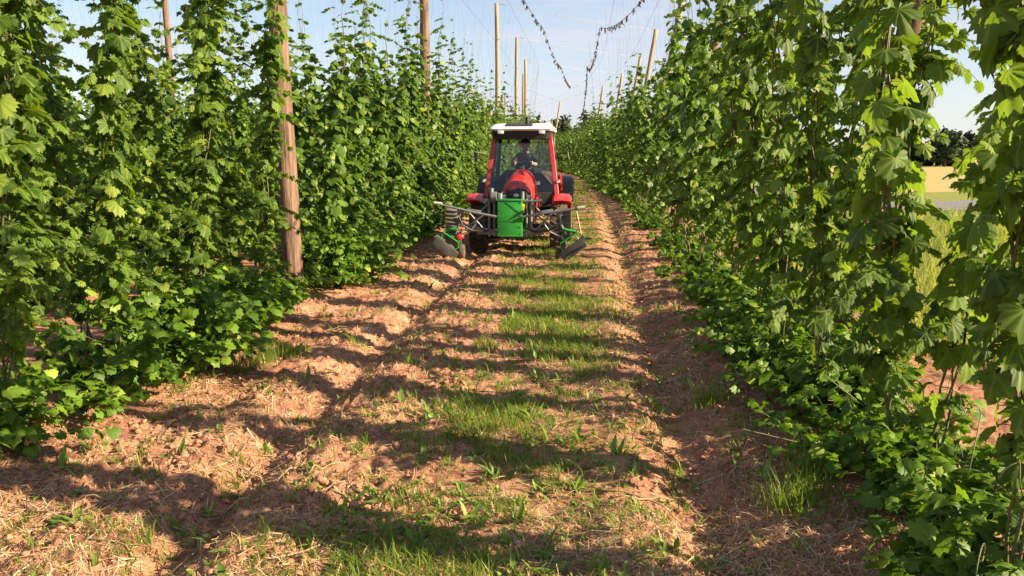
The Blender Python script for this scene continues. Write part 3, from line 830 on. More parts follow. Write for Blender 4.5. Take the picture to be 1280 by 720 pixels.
# cab
def quad_frame(bm, A_, B_, w, d):
    bm_box(bm, w, d)
cabF, cabR = 0.62, 2.10
BL, TL = 0.72, 0.58           # half widths low and high
def P(s, y0, y1, z0, z1, w0, w1, rx, ry):
    b_ = nb()
    secs = []
    for t in np.linspace(0, 1, 6):
        x_ = s * (w0 + (w1 - w0) * t); y_ = y0 + (y1 - y0) * t + .05 * math.sin(t * math.pi); z_ = z0 + (z1 - z0) * t
        secs.append([(x_ - rx, y_ - ry, z_), (x_ + rx, y_ - ry, z_), (x_ + rx, y_ + ry, z_), (x_ - rx, y_ + ry, z_)])
    bm_loft(b_, secs); bmesh.ops.bevel(b_, geom=list(b_.edges), offset=.008, segments=1, affect='EDGES')
    return b_
for s in (-1, 1):
    bm_obj('pillar', P(s, .60, .82, .98, 2.32, .745, .57, .045, .06), M['red'], tr)
    bm_obj('pillar', P(s, 1.36, 1.42, .75, 2.32, .76, .60, .03, .03), M['black'], tr)
    bm_obj('pillar', P(s, 2.10, 2.02, .98, 2.32, .70, .58, .04, .05), M['black'], tr)
# windscreen, rear window, side windows
def pane(name, pts, parent=tr, t=0.006):
    b_ = nb(); n_ = (Vector(pts[1]) - Vector(pts[0])).cross(Vector(pts[2]) - Vector(pts[0])).normalized() * t
    v1 = [b_.verts.new(p) for p in pts]; b_.faces.new(v1)
    return bm_obj(name, b_, M['glass'], parent, smooth=False)
pane('windscreen', [(-.68, .60, 1.15), (.68, .60, 1.15), (.53, .82, 2.28), (-.53, .82, 2.28)])
pane('rear_window', [(-.66, 2.10, 1.25), (.66, 2.10, 1.25), (.54, 2.03, 2.28), (-.54, 2.03, 2.28)])
for s in (-1, 1):
    pane('door_window', [(s * .745, .68, 1.05), (s * .76, 1.33, .80), (s * .60, 1.38, 2.28), (s * .575, .88, 2.28)])
    pane('side_window', [(s * .755, 1.41, 1.15), (s * .70, 2.05, 1.25), (s * .585, 1.98, 2.28), (s * .60, 1.45, 2.28)])
# cab floor, dashboard, rear wall
b = nb(); bm_box(b, (1.34, 1.5, .06), (0, 1.36, .86)); bm_box(b, (1.30, .10, .38), (0, 2.05, 1.05)); bm_box(b, (1.36, .08, .26), (0, .64, 1.02), bevel=.02)
bm_obj('cab_floor', b, M['black'], tr)
b = nb(); bm_loft(b, [[(-.62, .66, 1.12), (.62, .66, 1.12), (.62, .66, 1.30), (-.62, .66, 1.30)], [(-.50, .92, 1.12), (.50, .92, 1.12), (.34, .92, 1.58), (-.34, .92, 1.58)], [(-.3, 1.05, 1.1), (.3, 1.05, 1.1), (.2, 1.05, 1.5), (-.2, 1.05, 1.5)]])
bm_obj('dashboard', b, M['black'], tr)
b = nb(); bm_box(b, (.15, .01, .12), (.33, .80, 1.58), rot=(R(-12), 0, 0), bevel=.002); bm_obj('paper_sheet', b, M['paper'], tr)
b = nb(); bm_box(b, (.11, .008, .07), (.33, .588, 1.32), rot=(R(10), 0, 0), bevel=.002); bm_obj('licence_card', b, M['paper'], tr)
# steering wheel
b = nb()
ring = [(.19 * math.cos(t), 1.10 + .19 * math.sin(t) * .75, 1.66 + .19 * math.sin(t) * .45) for t in np.linspace(0, 2 * math.pi, 25)]
bm_tube(b, ring, .015, 8); bm_tube(b, [(0, 1.1, 1.66), (0, 1.0, 1.45)], .025)
for t in (0, 2.1, 4.2): bm_tube(b, [(0, 1.1, 1.66), (.19 * math.cos(t), 1.10 + .19 * math.sin(t) * .75, 1.66 + .19 * math.sin(t) * .45)], .01)
bm_obj('steering_wheel', b, M['black'], tr)
b = nb(); bm_box(b, (.48, .46, .14), (0, 1.62, 1.28), bevel=.05); bm_box(b, (.46, .12, .58), (0, 1.86, 1.62), rot=(R(-8), 0, 0), bevel=.05); bm_box(b, (.30, .36, .34), (0, 1.64, 1.05))
bm_obj('seat', b, M['black'], tr)
# roof
def rsec(w, y0, y1, z, r=.14, n=6):
    out = []
    for cx, cy_, a0 in ((w / 2 - r, y1 - r, 0), (-w / 2 + r, y1 - r, 90), (-w / 2 + r, y0 + r, 180), (w / 2 - r, y0 + r, 270)):
        for k in range(n + 1):
            a_ = R(a0 + 90 * k / n); out.append((cx + r * math.cos(a_), cy_ + r * math.sin(a_), z))
    return out
b = nb(); bm_loft(b, [rsec(1.20, .60, 2.18, 2.365), rsec(1.30, .50, 2.24, 2.375), rsec(1.33, .47, 2.26, 2.41), rsec(1.29, .55, 2.22, 2.455), rsec(1.15, .85, 2.08, 2.525), rsec(.8, 1.1, 1.9, 2.545)])
roof = bm_obj('roof', b, M['white'], tr)
b = nb(); bm_box(b, (.56, .26, .012), (-.06, .70, 2.496), rot=(R(13), 0, 0), bevel=.005); bm_box(b, (.62, .70, .03), (-.03, 1.35, 2.542), bevel=.012); bm_obj('roof_hatch', b, M['black'], roof)
b = nb(); bm_loft(b, [rsec(1.18, .56, 2.12, 2.22), rsec(1.24, .54, 2.16, 2.37)]); bm_obj('roof_lining', b, M['black'], roof)
b = nb(); bm_lathe(b, [(2.51, .035), (2.60, .04), (2.65, .035), (2.67, .01)], 14, 'Z', (.10, .82, 0)); bm_obj('beacon', b, M['black'], roof)
for s in (-1, 1):
    b = nb(); bm_box(b, (.13, .05, .07), (s * .42, .49, 2.345), bevel=.02); bm_obj('work_light', b, M['lamp'], roof)
# fenders
def fender(name, s, x, y, r, w, a0, a1, mat, drop=.0):
    b_ = nb(); secs = []
    for t in np.linspace(a0, a1, 14):
        c_, s_ = math.cos(R(t)), math.sin(R(t))
        sx = w / 2
        pr = [(-sx, r), (-sx * .8, r + .045), (0, r + .06), (sx * .8, r + .045), (sx, r), (sx * .9, r - .012), (0, r + .03), (-sx * .9, r - .012)]
        secs.append([(x + px, y - c_ * pr_, s_ * pr_) for px, pr_ in pr])
    secs = [[(p[0], p[1], p[2] + drop) for p in q] for q in secs]
    bm_loft(b_, secs); return bm_obj(name, b_, mat, tr)
for s in (-1, 1):
    fender('fender', s, s * .86, .0, .58, .37, 55, 150, M['red'], .50)
    fender('rear_fender', s, s * .84, 2.15, .74, .44, 20, 150, M['black'], .64)
    b = nb(); bm_box(b, (.07, .30, .95), (s * .80, 1.55, 1.02), rot=(R(6), s * R(-4), 0), bevel=.03); bm_obj('fender_panel', b, M['red'], tr)
    b = nb(); bm_tube(b, [(s * .72, .66, 1.9), (s * .95, .50, 1.95), (s * .98, .48, 1.8)], .012); bm_box(b, (.06, .04, .22), (s * .93, .55, 1.86), bevel=.02) if s < 0 else bm_box(b, (.03, .03, .05), (s * .93, .52, 1.93), bevel=.01)
    bm_obj('mirror', b, M['black'], tr)
    b = nb(); bm_lathe(b, [(-.02, .035), (0, .04), (.02, .03)], 14, 'Y', (s * .76, .545, 1.36)); bm_obj('turn_signal', b, M['lamp'], tr)
# steps and exhaust-like column
b = nb(); bm_box(b, (.16, .34, .03), (.80, .92, .50)); bm_box(b, (.16, .34, .03), (.80, .92, .74)); bm_box(b, (.02, .34, .4), (.73, .92, .60)); bm_obj('step', b, M['black'], tr)

# ------------------------------------------------------------------ driver
def person():
    V = [(0, 1.66, 1.40), (0, 1.70, 1.56), (0, 1.70, 1.76), (0, 1.67, 1.90), (0, 1.64, 1.975), (0, 1.60, 2.05), (0, 1.585, 2.12), (0, 1.60, 2.19),
         (.17, 1.68, 1.86), (.27, 1.52, 1.68), (.20, 1.27, 1.70), (.175, 1.16, 1.725),
         (-.17, 1.68, 1.86), (-.28, 1.50, 1.66), (-.20, 1.26, 1.70), (-.175, 1.16, 1.725),
         (.10, 1.58, 1.38), (.14, 1.22, 1.42), (.15, 1.12, 1.02), (.15, 1.00, .94),
         (-.10, 1.58, 1.38), (-.14, 1.22, 1.42), (-.15, 1.12, 1.02), (-.15, 1.00, .94),
         (0, 1.50, 2.085)]
    RD = [.15, .145, .165, .085, .055, .082, .098, .07, .075, .05, .04, .03, .075, .05, .04, .03, .10, .07, .05, .035, .10, .07, .05, .035, .014]
    E = [(0, 1), (1, 2), (2, 3), (3, 4), (4, 5), (5, 6), (6, 7), (2, 8), (8, 9), (9, 10), (10, 11), (2, 12), (12, 13), (13, 14), (14, 15), (0, 16), (16, 17), (17, 18), (18, 19), (0, 20), (20, 21), (21, 22), (22, 23), (5, 24)]
    hands = []
    for s, wv in ((1, 11), (-1, 15)):                   # five fingers closed round the wheel rim, the thumb on the inner side
        wp = Vector(V[wv])
        for k in range(4):
            i0 = len(V); off = Vector((s * .006, 0, 0)) + Vector((0, -.012, .026 - .017 * k))
            V += [tuple(wp + off + Vector((s * .012, -.035, .012))), tuple(wp + off + Vector((s * .004, -.062, -.002))), tuple(wp + off + Vector((-s * .010, -.058, -.024)))]
            RD += [.009, .0085, .0075]; E += [(wv, i0), (i0, i0 + 1), (i0 + 1, i0 + 2)]
        i0 = len(V); V += [tuple(wp + Vector((-s * .025, -.018, .024))), tuple(wp + Vector((-s * .030, -.045, .026)))]; RD += [.010, .008]; E += [(wv, i0), (i0, i0 + 1)]
    me = bpy.data.meshes.new('person'); me.from_pydata(V, E, [])
    tmp = bpy.data.objects.new('person', me); C.objects.link(tmp)
    tmp.modifiers.new('skin', 'SKIN'); ss = tmp.modifiers.new('sub', 'SUBSURF'); ss.levels = 2; ss.render_levels = 2
    for i, r_ in enumerate(RD): me.skin_vertices[0].data[i].radius = (r_, r_ * (0.8 if i in (0, 1, 2) else 1))
    me.skin_vertices[0].data[0].use_root = True
    dg = bpy.context.evaluated_depsgraph_get()
    out = bpy.data.meshes.new_from_object(tmp.evaluated_get(dg))
    bpy.data.objects.remove(tmp)
    for m_ in (M['shirt'], M['skin'], M['trousers']): out.materials.append(m_)
    for p in out.polygons:
        c_ = p.center; p.use_smooth = True
        p.material_index = 1 if (c_.z > 1.935 or (c_.y < 1.40 and c_.z > 1.58)) else (2 if c_.z < 1.43 else 0)
    body = link('person', out, None, (TX, TY, 0))
    tag(body, 'driver in a black cap and dark shirt, hands on the wheel', 'person')
    b_ = nb(); bmesh.ops.create_uvsphere(b_, u_segments=20, v_segments=12, radius=.112, matrix=Matrix.Translation((0, 1.605, 2.155)) @ Matrix.Diagonal((.95, 1.08, .78, 1)))
    bmesh.ops.delete(b_, geom=[v for v in b_.verts if v.co.z < 2.145], context='VERTS')
    bm_box(b_, (.15, .06, .012), (0, 1.49, 2.165), rot=(R(12), 0, 0), bevel=.005)
    bm_obj('cap', b_, M['cap'], body)
    b_ = nb(); bmesh.ops.create_uvsphere(b_, u_segments=16, v_segments=10, radius=.104, matrix=Matrix.Translation((0, 1.625, 2.12)))
    bmesh.ops.delete(b_, geom=[v for v in b_.verts if v.co.y < 1.60 or v.co.z > 2.16 or v.co.z < 2.05], context='VERTS')
    bm_obj('hair', b_, M['hair'], body)
    for s in (-1, 1):
        b_ = nb(); bmesh.ops.create_uvsphere(b_, u_segments=10, v_segments=8, radius=.012, matrix=Matrix.Translation((s * .034, 1.502, 2.115))); bm_obj('eye', b_, M['eye'], body)
        b_ = nb(); bmesh.ops.create_uvsphere(b_, u_segments=10, v_segments=8, radius=1, matrix=Matrix.Translation((s * .098, 1.60, 2.10)) @ Matrix.Diagonal((.012, .022, .034, 1))); bm_obj('ear', b_, M['skin'], body)
    b_ = nb(); bm_box(b_, (.045, .012, .010), (0, 1.508, 2.045), bevel=.004); bm_obj('mouth', b_, principled('lips', (.32, .12, .10), .5, noise=.1), body)
person()
# bonnet seams, lamps, hoses, bolts
b = nb()
for s in (-1, 1): bm_tube(b, [(s * .20, -.60, 1.355), (s * .23, -.1, 1.492), (s * .25, .7, 1.592)], .004, 5)
bm_obj('bonnet_seam', b, M['black'], tr)
b = nb(); bm_box(b, (.34, .02, .09), (0, -.71, .80), bevel=.006); bm_obj('licence_plate', b, M['paper'], tr)
b = nb()
for s in (-1, 1):
    bm_tube(b, [(s * .10, -.80, 1.12), (s * .16, -.95, 1.26), (s * .22, -1.1, 1.24), (s * .24, -1.2, 1.10)], .014, 7)
    bm_tube(b, [(s * .06, -.78, 1.05), (s * .14, -.95, 1.20), (s * .30, -1.12, 1.20), (s * .34, -1.22, .98)], .012, 7)
bm_obj('hydraulic_hose', b, M['black'], tr)
b = nb(); bm_tube(b, [(.20, .845, 2.27), (-.25, .70, 1.42)], .008, 6); bm_tube(b, [(-.25, .69, 1.40), (-.25, .72, 1.95)], .006, 6); bm_obj('wiper', b, M['black'], tr)

# ------------------------------------------------------------------ hop stripping implement on the tractor's front
im = empty('hop_stripper', (TX - .06, TY - 1.25, 0))
tag(im, 'green and grey hop stripping implement with two folded side arms, mounted before the tractor', 'implement')
b = nb(); bm_box(b, (.46, .26, .68), (0, 0, .755), bevel=.018)
gb = bm_obj('green_box', b, M['green'], im)
b = nb(); bm_box(b, (.47, .012, .012), (0, -.132, .70), bevel=.003); bm_box(b, (.48, .27, .02), (0, 0, .425), bevel=.004); bm_box(b, (.48, .02, .03), (0, -.135, 1.085), bevel=.004)
bm_obj('lid_seam', b, M['green'], gb)
b = nb()
rg = random.Random(3)
for k in range(9): bm_box(b, (.028, .004, .016), (-.07 + k * .030, -.133, 1.03 - k * .022 + rg.uniform(-.006, .006)), rot=(0, R(30 + 20 * (k % 2)), 0), bevel=.001)
for k in range(6): bm_box(b, (.022, .004, .014), (.02 + k * .028, -.133, .96 - k * .024), rot=(0, R(40), 0), bevel=.001)
bm_obj('leaf_decal', b, M['black'], gb)
b = nb()
for sx in (-1, 1):
    for zz in (.46, .60, .80, 1.04): bm_lathe(b, [(-.140, .011), (-.128, .012)], 8, 'Y', (sx * .205, 0, zz))
bm_obj('bolts', b, M['steel'], gb)
b = nb(); bm_lathe(b, [(-.02, .05), (.03, .05)], 12, 'X', (.235, -.04, .96)); bm_box(b, (.03, .05, .10), (.245, -.06, .90), bevel=.006); bm_obj('yellow_fitting', b, principled('yellow fitting', (.55, .40, .03), .5, noise=.2), gb)
b = nb()
for xx in (-.30, -.40, .30, .385): bm_tube(b, [(xx, .02, .40), (xx, .02, 1.10)], .026, 8)
bm_box(b, (1.15, .06, .06), (0, .10, 1.06), bevel=.008); bm_box(b, (1.1, .06, .06), (0, .10, .46), bevel=.008); bm_box(b, (.30, .5, .08), (0, .36, .66), bevel=.01)
bm_tube(b, [(.24, -.02, 1.06), (.60, -.05, 1.06)], .022, 8); bm_tube(b, [(-.42, .02, 1.08), (-.50, 0, 1.02)], .04)
for s in (-1, 1):
    bm_tube(b, [(s * .42, .02, 1.0), (s * .62, .0, .78)], .016); bm_tube(b, [(s * .24, .0, .52), (s * .55, 0, .53), (s * .84, .02, .60), (s * 1.0, .04, .72)], .030)
    bm_tube(b, [(s * .24, .02, .45), (s * .62, .02, .46)], .024)
bm_obj('frame', b, M['steel'], im)
b = nb(); bm_lathe(b, [(-.05, .06), (-.05, .09), (.05, .09), (.05, .06)], 18, 'X', (-.30, -.02, 1.14)); bm_lathe(b, [(-.05, .05), (.05, .05)], 14, 'Z', (-.20, .05, 1.15)); bm_lathe(b, [(-.09, .045), (.09, .05)], 14, 'Z', (-.36, .06, 1.2)); bm_lathe(b, [(-.09, .035), (.07, .035)], 14, 'Z', (.22, .06, 1.16))
bm_obj('hydraulic_motor', b, M['steel'], im)
def arm(s):
    b_ = nb()
    zo = 1.02 if s < 0 else .96
    bm_tube(b_, [(s * .24, -.16, .78), (s * .62, -.18, .80 + .05), (s * 1.36, -.20, zo)], [.024, .024, .02], 8)
    bm_tube(b_, [(s * .85, -.16, .92), (s * .95, -.08, .62), (s * 1.02, -.05, .45)], .024, 8)
    bm_tube(b_, [(s * .50, -.08, .80), (s * .84, -.04, .55)], .018); bm_tube(b_, [(s * .50, -.05, .55), (s * .78, -.05, .86)], .018)
    bm_tube(b_, [(s * .62, -.1, .66), (s * .74, -.1, .50), (s * .98, -.12, .40)], .02)
    bm_box(b_, (.26, .05, .06), (s * .66, -.15, .88), rot=(0, s * R(-8), 0), bevel=.006); bm_box(b_, (.1, .06, .12), (s * .92, -.14, .86), bevel=.01)
    ao = bm_obj('swing_arm', b_, M['steel'], im)
    b_ = nb(); bm_tube(b_, [(s * 1.24, -.20, zo - .01), (s * 1.38, -.20, zo + .005)], .032, 10); bm_obj('arm_cap', b_, M['rim'], ao)
    # black hose
    b_ = nb(); bm_tube(b_, [(s * .88, -.12, .92), (s * .93, -.2, .76), (s * .86, -.2, .62), (s * .70, -.12, .52), (s * .5, -.05, .50), (s * .3, -.02, .55)], .016, 8); bm_obj('hose', b_, M['black'], ao)
    # slanting hood with the stripping rotor behind its lower edge
    b_ = nb()
    ca, cb = Vector((s * 1.36, -.20, .40)), Vector((s * .97, -.22, .10))
    d = (cb - ca); L = d.length; ang = math.atan2(d.z, d.x)
    bm_box(b_, (L * 1.05, .34, .06), (ca + cb) / 2 + Vector((0, 0, .01)), rot=(0, -ang, 0), bevel=.015)
    bm_box(b_, (L * 1.02, .025, .19), (ca + cb) / 2 + Vector((0, -.165, -.045)), rot=(0, -ang, 0), bevel=.008)
    bm_obj('hood', b_, M['dark_steel'] if s > 0 else M['grey_steel'], ao)
    b_ = nb(); m_ = Vector((ca + cb) / 2); nrm = Vector((-d.z, 0, d.x)).normalized();
    if nrm.z < 0: nrm = -nrm
    u = d.normalized()
    lp = [m_ - u * .16 + nrm * .04, m_ - u * .18 + nrm * .17, m_ + u * .14 + nrm * .19, m_ + u * .20 + nrm * .12, m_ + u * .17 + nrm * .04]
    for yy in (-.28, -.10): bm_tube(b_, [tuple(Vector((p.x, yy, p.z))) for p in lp], .013, 8)
    bm_tube(b_, [tuple(m_ - u * .2 + nrm * .17 + Vector((0, .08, 0))), tuple(m_ - u * .05 + nrm * .34 + Vector((0, .1, 0)))], .03)
    bm_obj('green_guard', b_, M['green'], ao)
    # ribbed rubber guard standing behind the hood
    b_ = nb(); bm_box(b_, (.24, .05, .60), (s * 1.10 if s < 0 else s * .98, .06, .62), rot=(0, s * R(-3), 0), bevel=.02)
    for k in range(8): bm_box(b_, (.25, .05, .030), (s * 1.10 if s < 0 else s * .98, .03, .36 + k * .074), rot=(0, s * R(-3), 0), bevel=.008)
    bm_obj('ribbed_guard', b_, M['dusty'], ao)
    # support wheel
    sw = empty('support_wheel'); sw.parent = ao; sw.location = (s * .90, -.10, .13)
    b_ = nb(); bm_lathe(b_, [(-.045, .07), (-.055, .115), (-.035, .13), (.035, .13), (.055, .115), (.045, .07), (.03, .02), (-.03, .02)], 24); bm_obj('support_wheel', b_, M['rubber'], ao, (s * .90, -.10, .13))
    bpy.data.objects.remove(sw)
    b_ = nb(); bm_tube(b_, [(s * .92, -.04, .13), (s * .93, -.04, .5)], .022); bm_obj('wheel_fork', b_, M['dark_steel'], ao)
    if s < 0:
        b_ = nb(); bmesh.ops.create_uvsphere(b_, u_segments=16, v_segments=10, radius=1, matrix=Matrix.Translation((s * .93, -.20, .40)) @ Matrix.Rotation(R(-20), 4, 'Y') @ Matrix.Diagonal((.10, .07, .06, 1))); bm_obj('red_cover', b_, M['red'], ao)
    else:
        b_ = nb(); bm_tube(b_, [(s * 1.22, -.2, .90), (s * 1.32, -.21, .42)], .012); bm_obj('marker_stick', b_, M['beige'], ao)
        b_ = nb(); bm_box(b_, (.16, .10, .03), (s * 1.42, -.2, .40), bevel=.01); bm_obj('foot_plate', b_, M['dark_steel'], ao)
arm(-1); arm(1)

# ------------------------------------------------------------------ ground cover: straw, grass, clods, weeds
rng = np.random.default_rng(77)
def lane_points(n, x0, x1, y0, y1, pw=1.6):
    """more points near the camera"""
    u = rng.random(n)
    a, b_ = y0 ** (1 - pw), y1 ** (1 - pw)
    return rng.uniform(x0, x1, n), (a + (b_ - a) * u) ** (1 / (1 - pw))

def blades(x, y, h, w, lean, mat, name, seed):
    rg = np.random.default_rng(seed); n = len(x)
    z = ground_z(x, y) - .005
    az = rg.uniform(0, 6.28, n); d = np.stack([np.cos(az), np.sin(az)], 1); sd_ = np.stack([-d[:, 1], d[:, 0]], 1)
    ln = lean * rg.uniform(.3, 1.3, n) * h
    V = np.zeros((n, 5, 3))
    base = np.stack([x, y, z], 1)
    for k, (u, ww) in enumerate(((0, 1), (0, -1), (.55, .8), (.55, -.8), (1, 0))):
        V[:, k] = base
        V[:, k, :2] += sd_ * (w * ww / 2)[:, None] + d * (ln * u * u)[:, None]
        V[:, k, 2] += h * u * (1 - .25 * u * np.minimum(lean * 1.0, 1))
    F = np.array([[0, 1, 3], [0, 3, 2], [2, 3, 4]])[None] + (np.arange(n) * 5)[:, None, None]
    o = link(name, np_mesh(name, V, F.reshape(-1, 3), mat, smooth=True)); return o

# grass of the middle strip
x, y = lane_points(230000, -1.8, 1.0, 2.6, 60, 1.35)
c = -0.42 + bend(y) + 0.2 * (vnoise(y * .12, y * 0, 21) - .5)
c = c - .35 * (1 - sstep(3.5, 8, y))
dist = np.abs(x - c)
clump = vnoise(x * 1.7, y * 0.9, 22) * .5 + vnoise(x * 6, y * 4, 23) * .5 + .12 * (rng.random(len(x)) - .5)
lush = 0.30 + 0.52 * sstep(4, 8, y) + .2 * sstep(9, 14, y)
wd = 0.55 + .12 * sstep(5, 9, y)
keep = rng.random(len(x)) < 1.25 * lush * np.exp(-(dist / wd) ** 2) * (.04 + 1.1 * sstep(.46, .62, clump))
x, y = x[keep], y[keep]
n = len(x)
o = blades(x, y, rng.gamma(4.0, .019, n).clip(.02, .2), rng.uniform(.003, .007, n) * (1 + .045 * y), 0.8, M['grass'], 'grass', 5)
tag(o, 'grass growing along the middle strip of the lane', 'grass', kind='stuff')
# sparse tufts all over the lane
tx, ty = lane_points(900, -3.3, 1.9, 2.6, 30, 1.4)
per = 16
x = np.repeat(tx, per) + rng.normal(0, .035, len(tx) * per); y = np.repeat(ty, per) + rng.normal(0, .035, len(tx) * per)
hh = np.repeat(rng.uniform(.03, .13, len(tx)), per) * rng.uniform(.5, 1.2, len(x))
o = blades(x, y, hh, rng.uniform(.003, .008, len(x)) * (1 + .05 * y), .9, M['grass'], 'grass', 6); tag(o, 'small sparse grass tufts dotted over the bare soil', 'grass', kind='stuff')
# fuller tufts: by the foot of the meadow-side row and near the left bush
tx = np.array([1.28, 1.36, 1.12, 1.5, -3.05, -2.95, -2.85, .98]); ty = np.array([4.35, 4.6, 4.2, 4.8, 6.7, 7.0, 7.3, 6.1])
per = 170
x = np.repeat(tx, per) + rng.normal(0, .075, len(tx) * per); y = np.repeat(ty, per) + rng.normal(0, .075, len(tx) * per)
o = blades(x, y, rng.uniform(.08, .30, len(x)), rng.uniform(.003, .006, len(x)), .6, M['grass'], 'grass', 7); tag(o, 'taller fine grass tufts at the feet of the hop rows', 'grass', kind='stuff')
# meadow grass beyond the outer row
x, y = lane_points(60000, 3.2, 15, 5, 34, 1.25)
n = len(x)
ok = vnoise(x * 1.2, y * 1.2, 31) > .25
ok &= ~((np.abs((y - 30.5) - (x - 13) * .55) < 4.0) & (x > 8))
x, y = x[ok], y[ok]; n = len(x)
o = blades(x, y, rng.uniform(.15, .55, n), rng.uniform(.005, .011, n) * (1 + .03 * y), .5, M['meadow'], 'meadow_grass', 8); tag(o, 'tall yellow-green grass of the verge beyond the hop row', 'grass', kind='stuff')

# straw and dry stalks
x, y = lane_points(170000, -3.6, 2.0, 2.5, 40, 1.75)
dens = .12 + .88 * sstep(.38, .6, vnoise(x * 1.5, y * 1.1, 41)) * (.35 + .65 * sstep(-.5, .1, x))
keep = rng.random(len(x)) < dens
x, y = x[keep], y[keep]; n = len(x)
az = rng.uniform(0, 6.28, n); L = rng.gamma(3, .033, n).clip(.02, .3); w = rng.uniform(.0012, .0028, n) * (1 + .07 * y)
d = np.stack([np.cos(az), np.sin(az)], 1); s_ = np.stack([-d[:, 1], d[:, 0]], 1)
V = np.zeros((n, 6, 3))
bendv = rng.normal(0, .12, n); lift = np.abs(rng.normal(0, .010, n))
for k, (u, ww) in enumerate(((-1, 1), (-1, -1), (0, 1), (0, -1), (1, 1), (1, -1))):
    px = np.stack([x, y], 1) + d * (u * L / 2)[:, None] + s_ * (ww * w / 2 + bendv * L * (1 - u * u))[:, None]
    V[:, k, :2] = px
    V[:, k, 2] = ground_z(px[:, 0], px[:, 1]) + .005 + lift * (u + 1)
F = np.array([[0, 1, 3], [0, 3, 2], [2, 3, 5], [2, 5, 4]])[None] + (np.arange(n) * 6)[:, None, None]
o = link('straw', np_mesh('straw', V, F.reshape(-1, 3), M['straw'])); tag(o, 'dry straw and cut stalks strewn over the lane', 'straw', kind='stuff')
acc = Acc()
x, y = lane_points(260, -3.5, 2.0, 2.6, 22, 1.6)
for px, py in zip(x, y):
    a_ = rng.uniform(0, 6.28); L = rng.uniform(.2, .6); pts = []
    for u in np.linspace(-.5, .5, 5):
        qx, qy = px + math.cos(a_ + u * .6) * L * u, py + math.sin(a_ + u * .6) * L * u
        pts.append((qx, qy, gz(qx, qy) + .012 + abs(rng.normal(0, .012))))
    acc.add(*tube_tris(pts, rng.uniform(.0025, .0055), 4))
v, f = acc.get(); o = link('dry_stalks', np_mesh('dry_stalks', v, f, M['dry_stem'], smooth=True)); tag(o, 'thicker dry hop stalks lying on the soil', 'stalks', kind='stuff')

# clods
b = nb(); bmesh.ops.create_icosphere(b, subdivisions=1, radius=1.0)
b.verts.ensure_lookup_table(); b.faces.ensure_lookup_table()
cv = np.array([v.co[:] for v in b.verts]); cf = np.array([[v.index for v in f.verts] for f in b.faces]); b.free()
acc = Acc()
x, y = lane_points(24000, -3.7, 2.2, 2.5, 26, 1.6)
wgt = np.where(x < -.9, 1.0, np.where(x < .25, .25, .75))
keep = rng.random(len(x)) < wgt * (.25 + .75 * (vnoise(x * 1.4, y * 1.4, 51) > .42)); x, y = x[keep], y[keep]
z = ground_z(x, y)
for i in range(len(x)):
    s = min(rng.gamma(1.5, .0065) + .004, .04)
    k = rng.integers(0, 1000)
    nz = 1 + .75 * (vnoise(cv[:, 0] * 1.9 + k, cv[:, 1] * 1.9 + cv[:, 2] * 1.3, 61) - .5) * 2
    a_ = rng.uniform(0, 6.28); ca_, sa_ = math.cos(a_), math.sin(a_)
    q = cv * nz[:, None] * np.array([1, rng.uniform(.7, 1), rng.uniform(.5, .8)]) * s
    q = np.stack([q[:, 0] * ca_ - q[:, 1] * sa_, q[:, 0] * sa_ + q[:, 1] * ca_, q[:, 2]], 1)
    acc.add(q + np.array([x[i], y[i], z[i] + s * .15]), cf)
v, f = acc.get(); o = link('soil_clods', np_mesh('soil_clods', v, f, M['clod'])); tag(o, 'loose crumbly clods of reddish soil on the lane', 'soil clods', kind='stuff')

# broad-leaved weeds
def weed_tpl(wk, prof, curl, wav):
    ys_ = np.linspace(0, 1, 7)
    V, F = [], []
    for q, yy in enumerate(ys_):
        ww = wk * prof(yy); sw = wav * math.sin(q * 2.1)
        V += [(-ww + sw * .3, yy, .3 * ww - curl * yy * yy + sw * .2), (sw * .2, yy, -curl * yy * yy), (ww + sw * .3, yy, .3 * ww - curl * yy * yy - sw * .2)]
    for k in range(6):
        for j_ in range(2): a0 = 3 * k + j_; F += [(a0, a0 + 1, a0 + 4), (a0, a0 + 4, a0 + 3)]
    return np.array(V, float), np.array(F), None
WTS = [weed_tpl(.13, lambda t: math.sin(math.pi * min(t, .999) ** .8), .25, .06), weed_tpl(.09, lambda t: .25 + t * 1.3 if t < .6 else max(0, 2.6 * (1 - t)), .45, .10),
       weed_tpl(.26, lambda t: 0.08 if t < .3 else math.sqrt(max(0, 1 - ((t - .66) / .36) ** 2)), .15, .04), weed_tpl(.05, lambda t: 1 - t, .5, .05), weed_tpl(.16, lambda t: (.3 + .7 * (int(t * 6.9) % 2)) * (1 - .5 * t) if t < .95 else 0, .35, .05)]
def weed_mesh(seed, n, size, upright, tpl):
    rg = np.random.default_rng(seed); acc = Acc(); th = rg.uniform(0, 6.28, n)
    el = np.clip(rg.normal(upright, .38, n), -.02, 1.45)
    A_ = np.stack([np.cos(th) * np.cos(el), np.sin(th) * np.cos(el), np.sin(el)], 1)
    N_ = np.stack([-np.cos(th) * np.sin(el), -np.sin(th) * np.sin(el), np.cos(el)], 1) + rg.normal(0, .2, (n, 3))
    stamp(acc, WTS[tpl], rg.normal(0, .012, (n, 3)) * np.array([1, 1, 0]), A_, N_, rg.uniform(.35, 1.15, n) * size)
    return acc.get()
WM = []
for i, (n, s, u, t) in enumerate([(6, .14, .95, 0), (10, .12, .35, 1), (5, .17, 1.1, 0), (12, .05, .5, 2), (14, .12, .8, 3), (9, .12, .3, 4), (7, .055, .8, 2), (8, .15, .6, 1), (4, .13, .7, 0), (16, .10, .25, 4)]):
    v, f = weed_mesh(200 + i, n, s, u, t); WM.append((v, f, np_mesh('weed', v, f, M['weed'], smooth=True)))
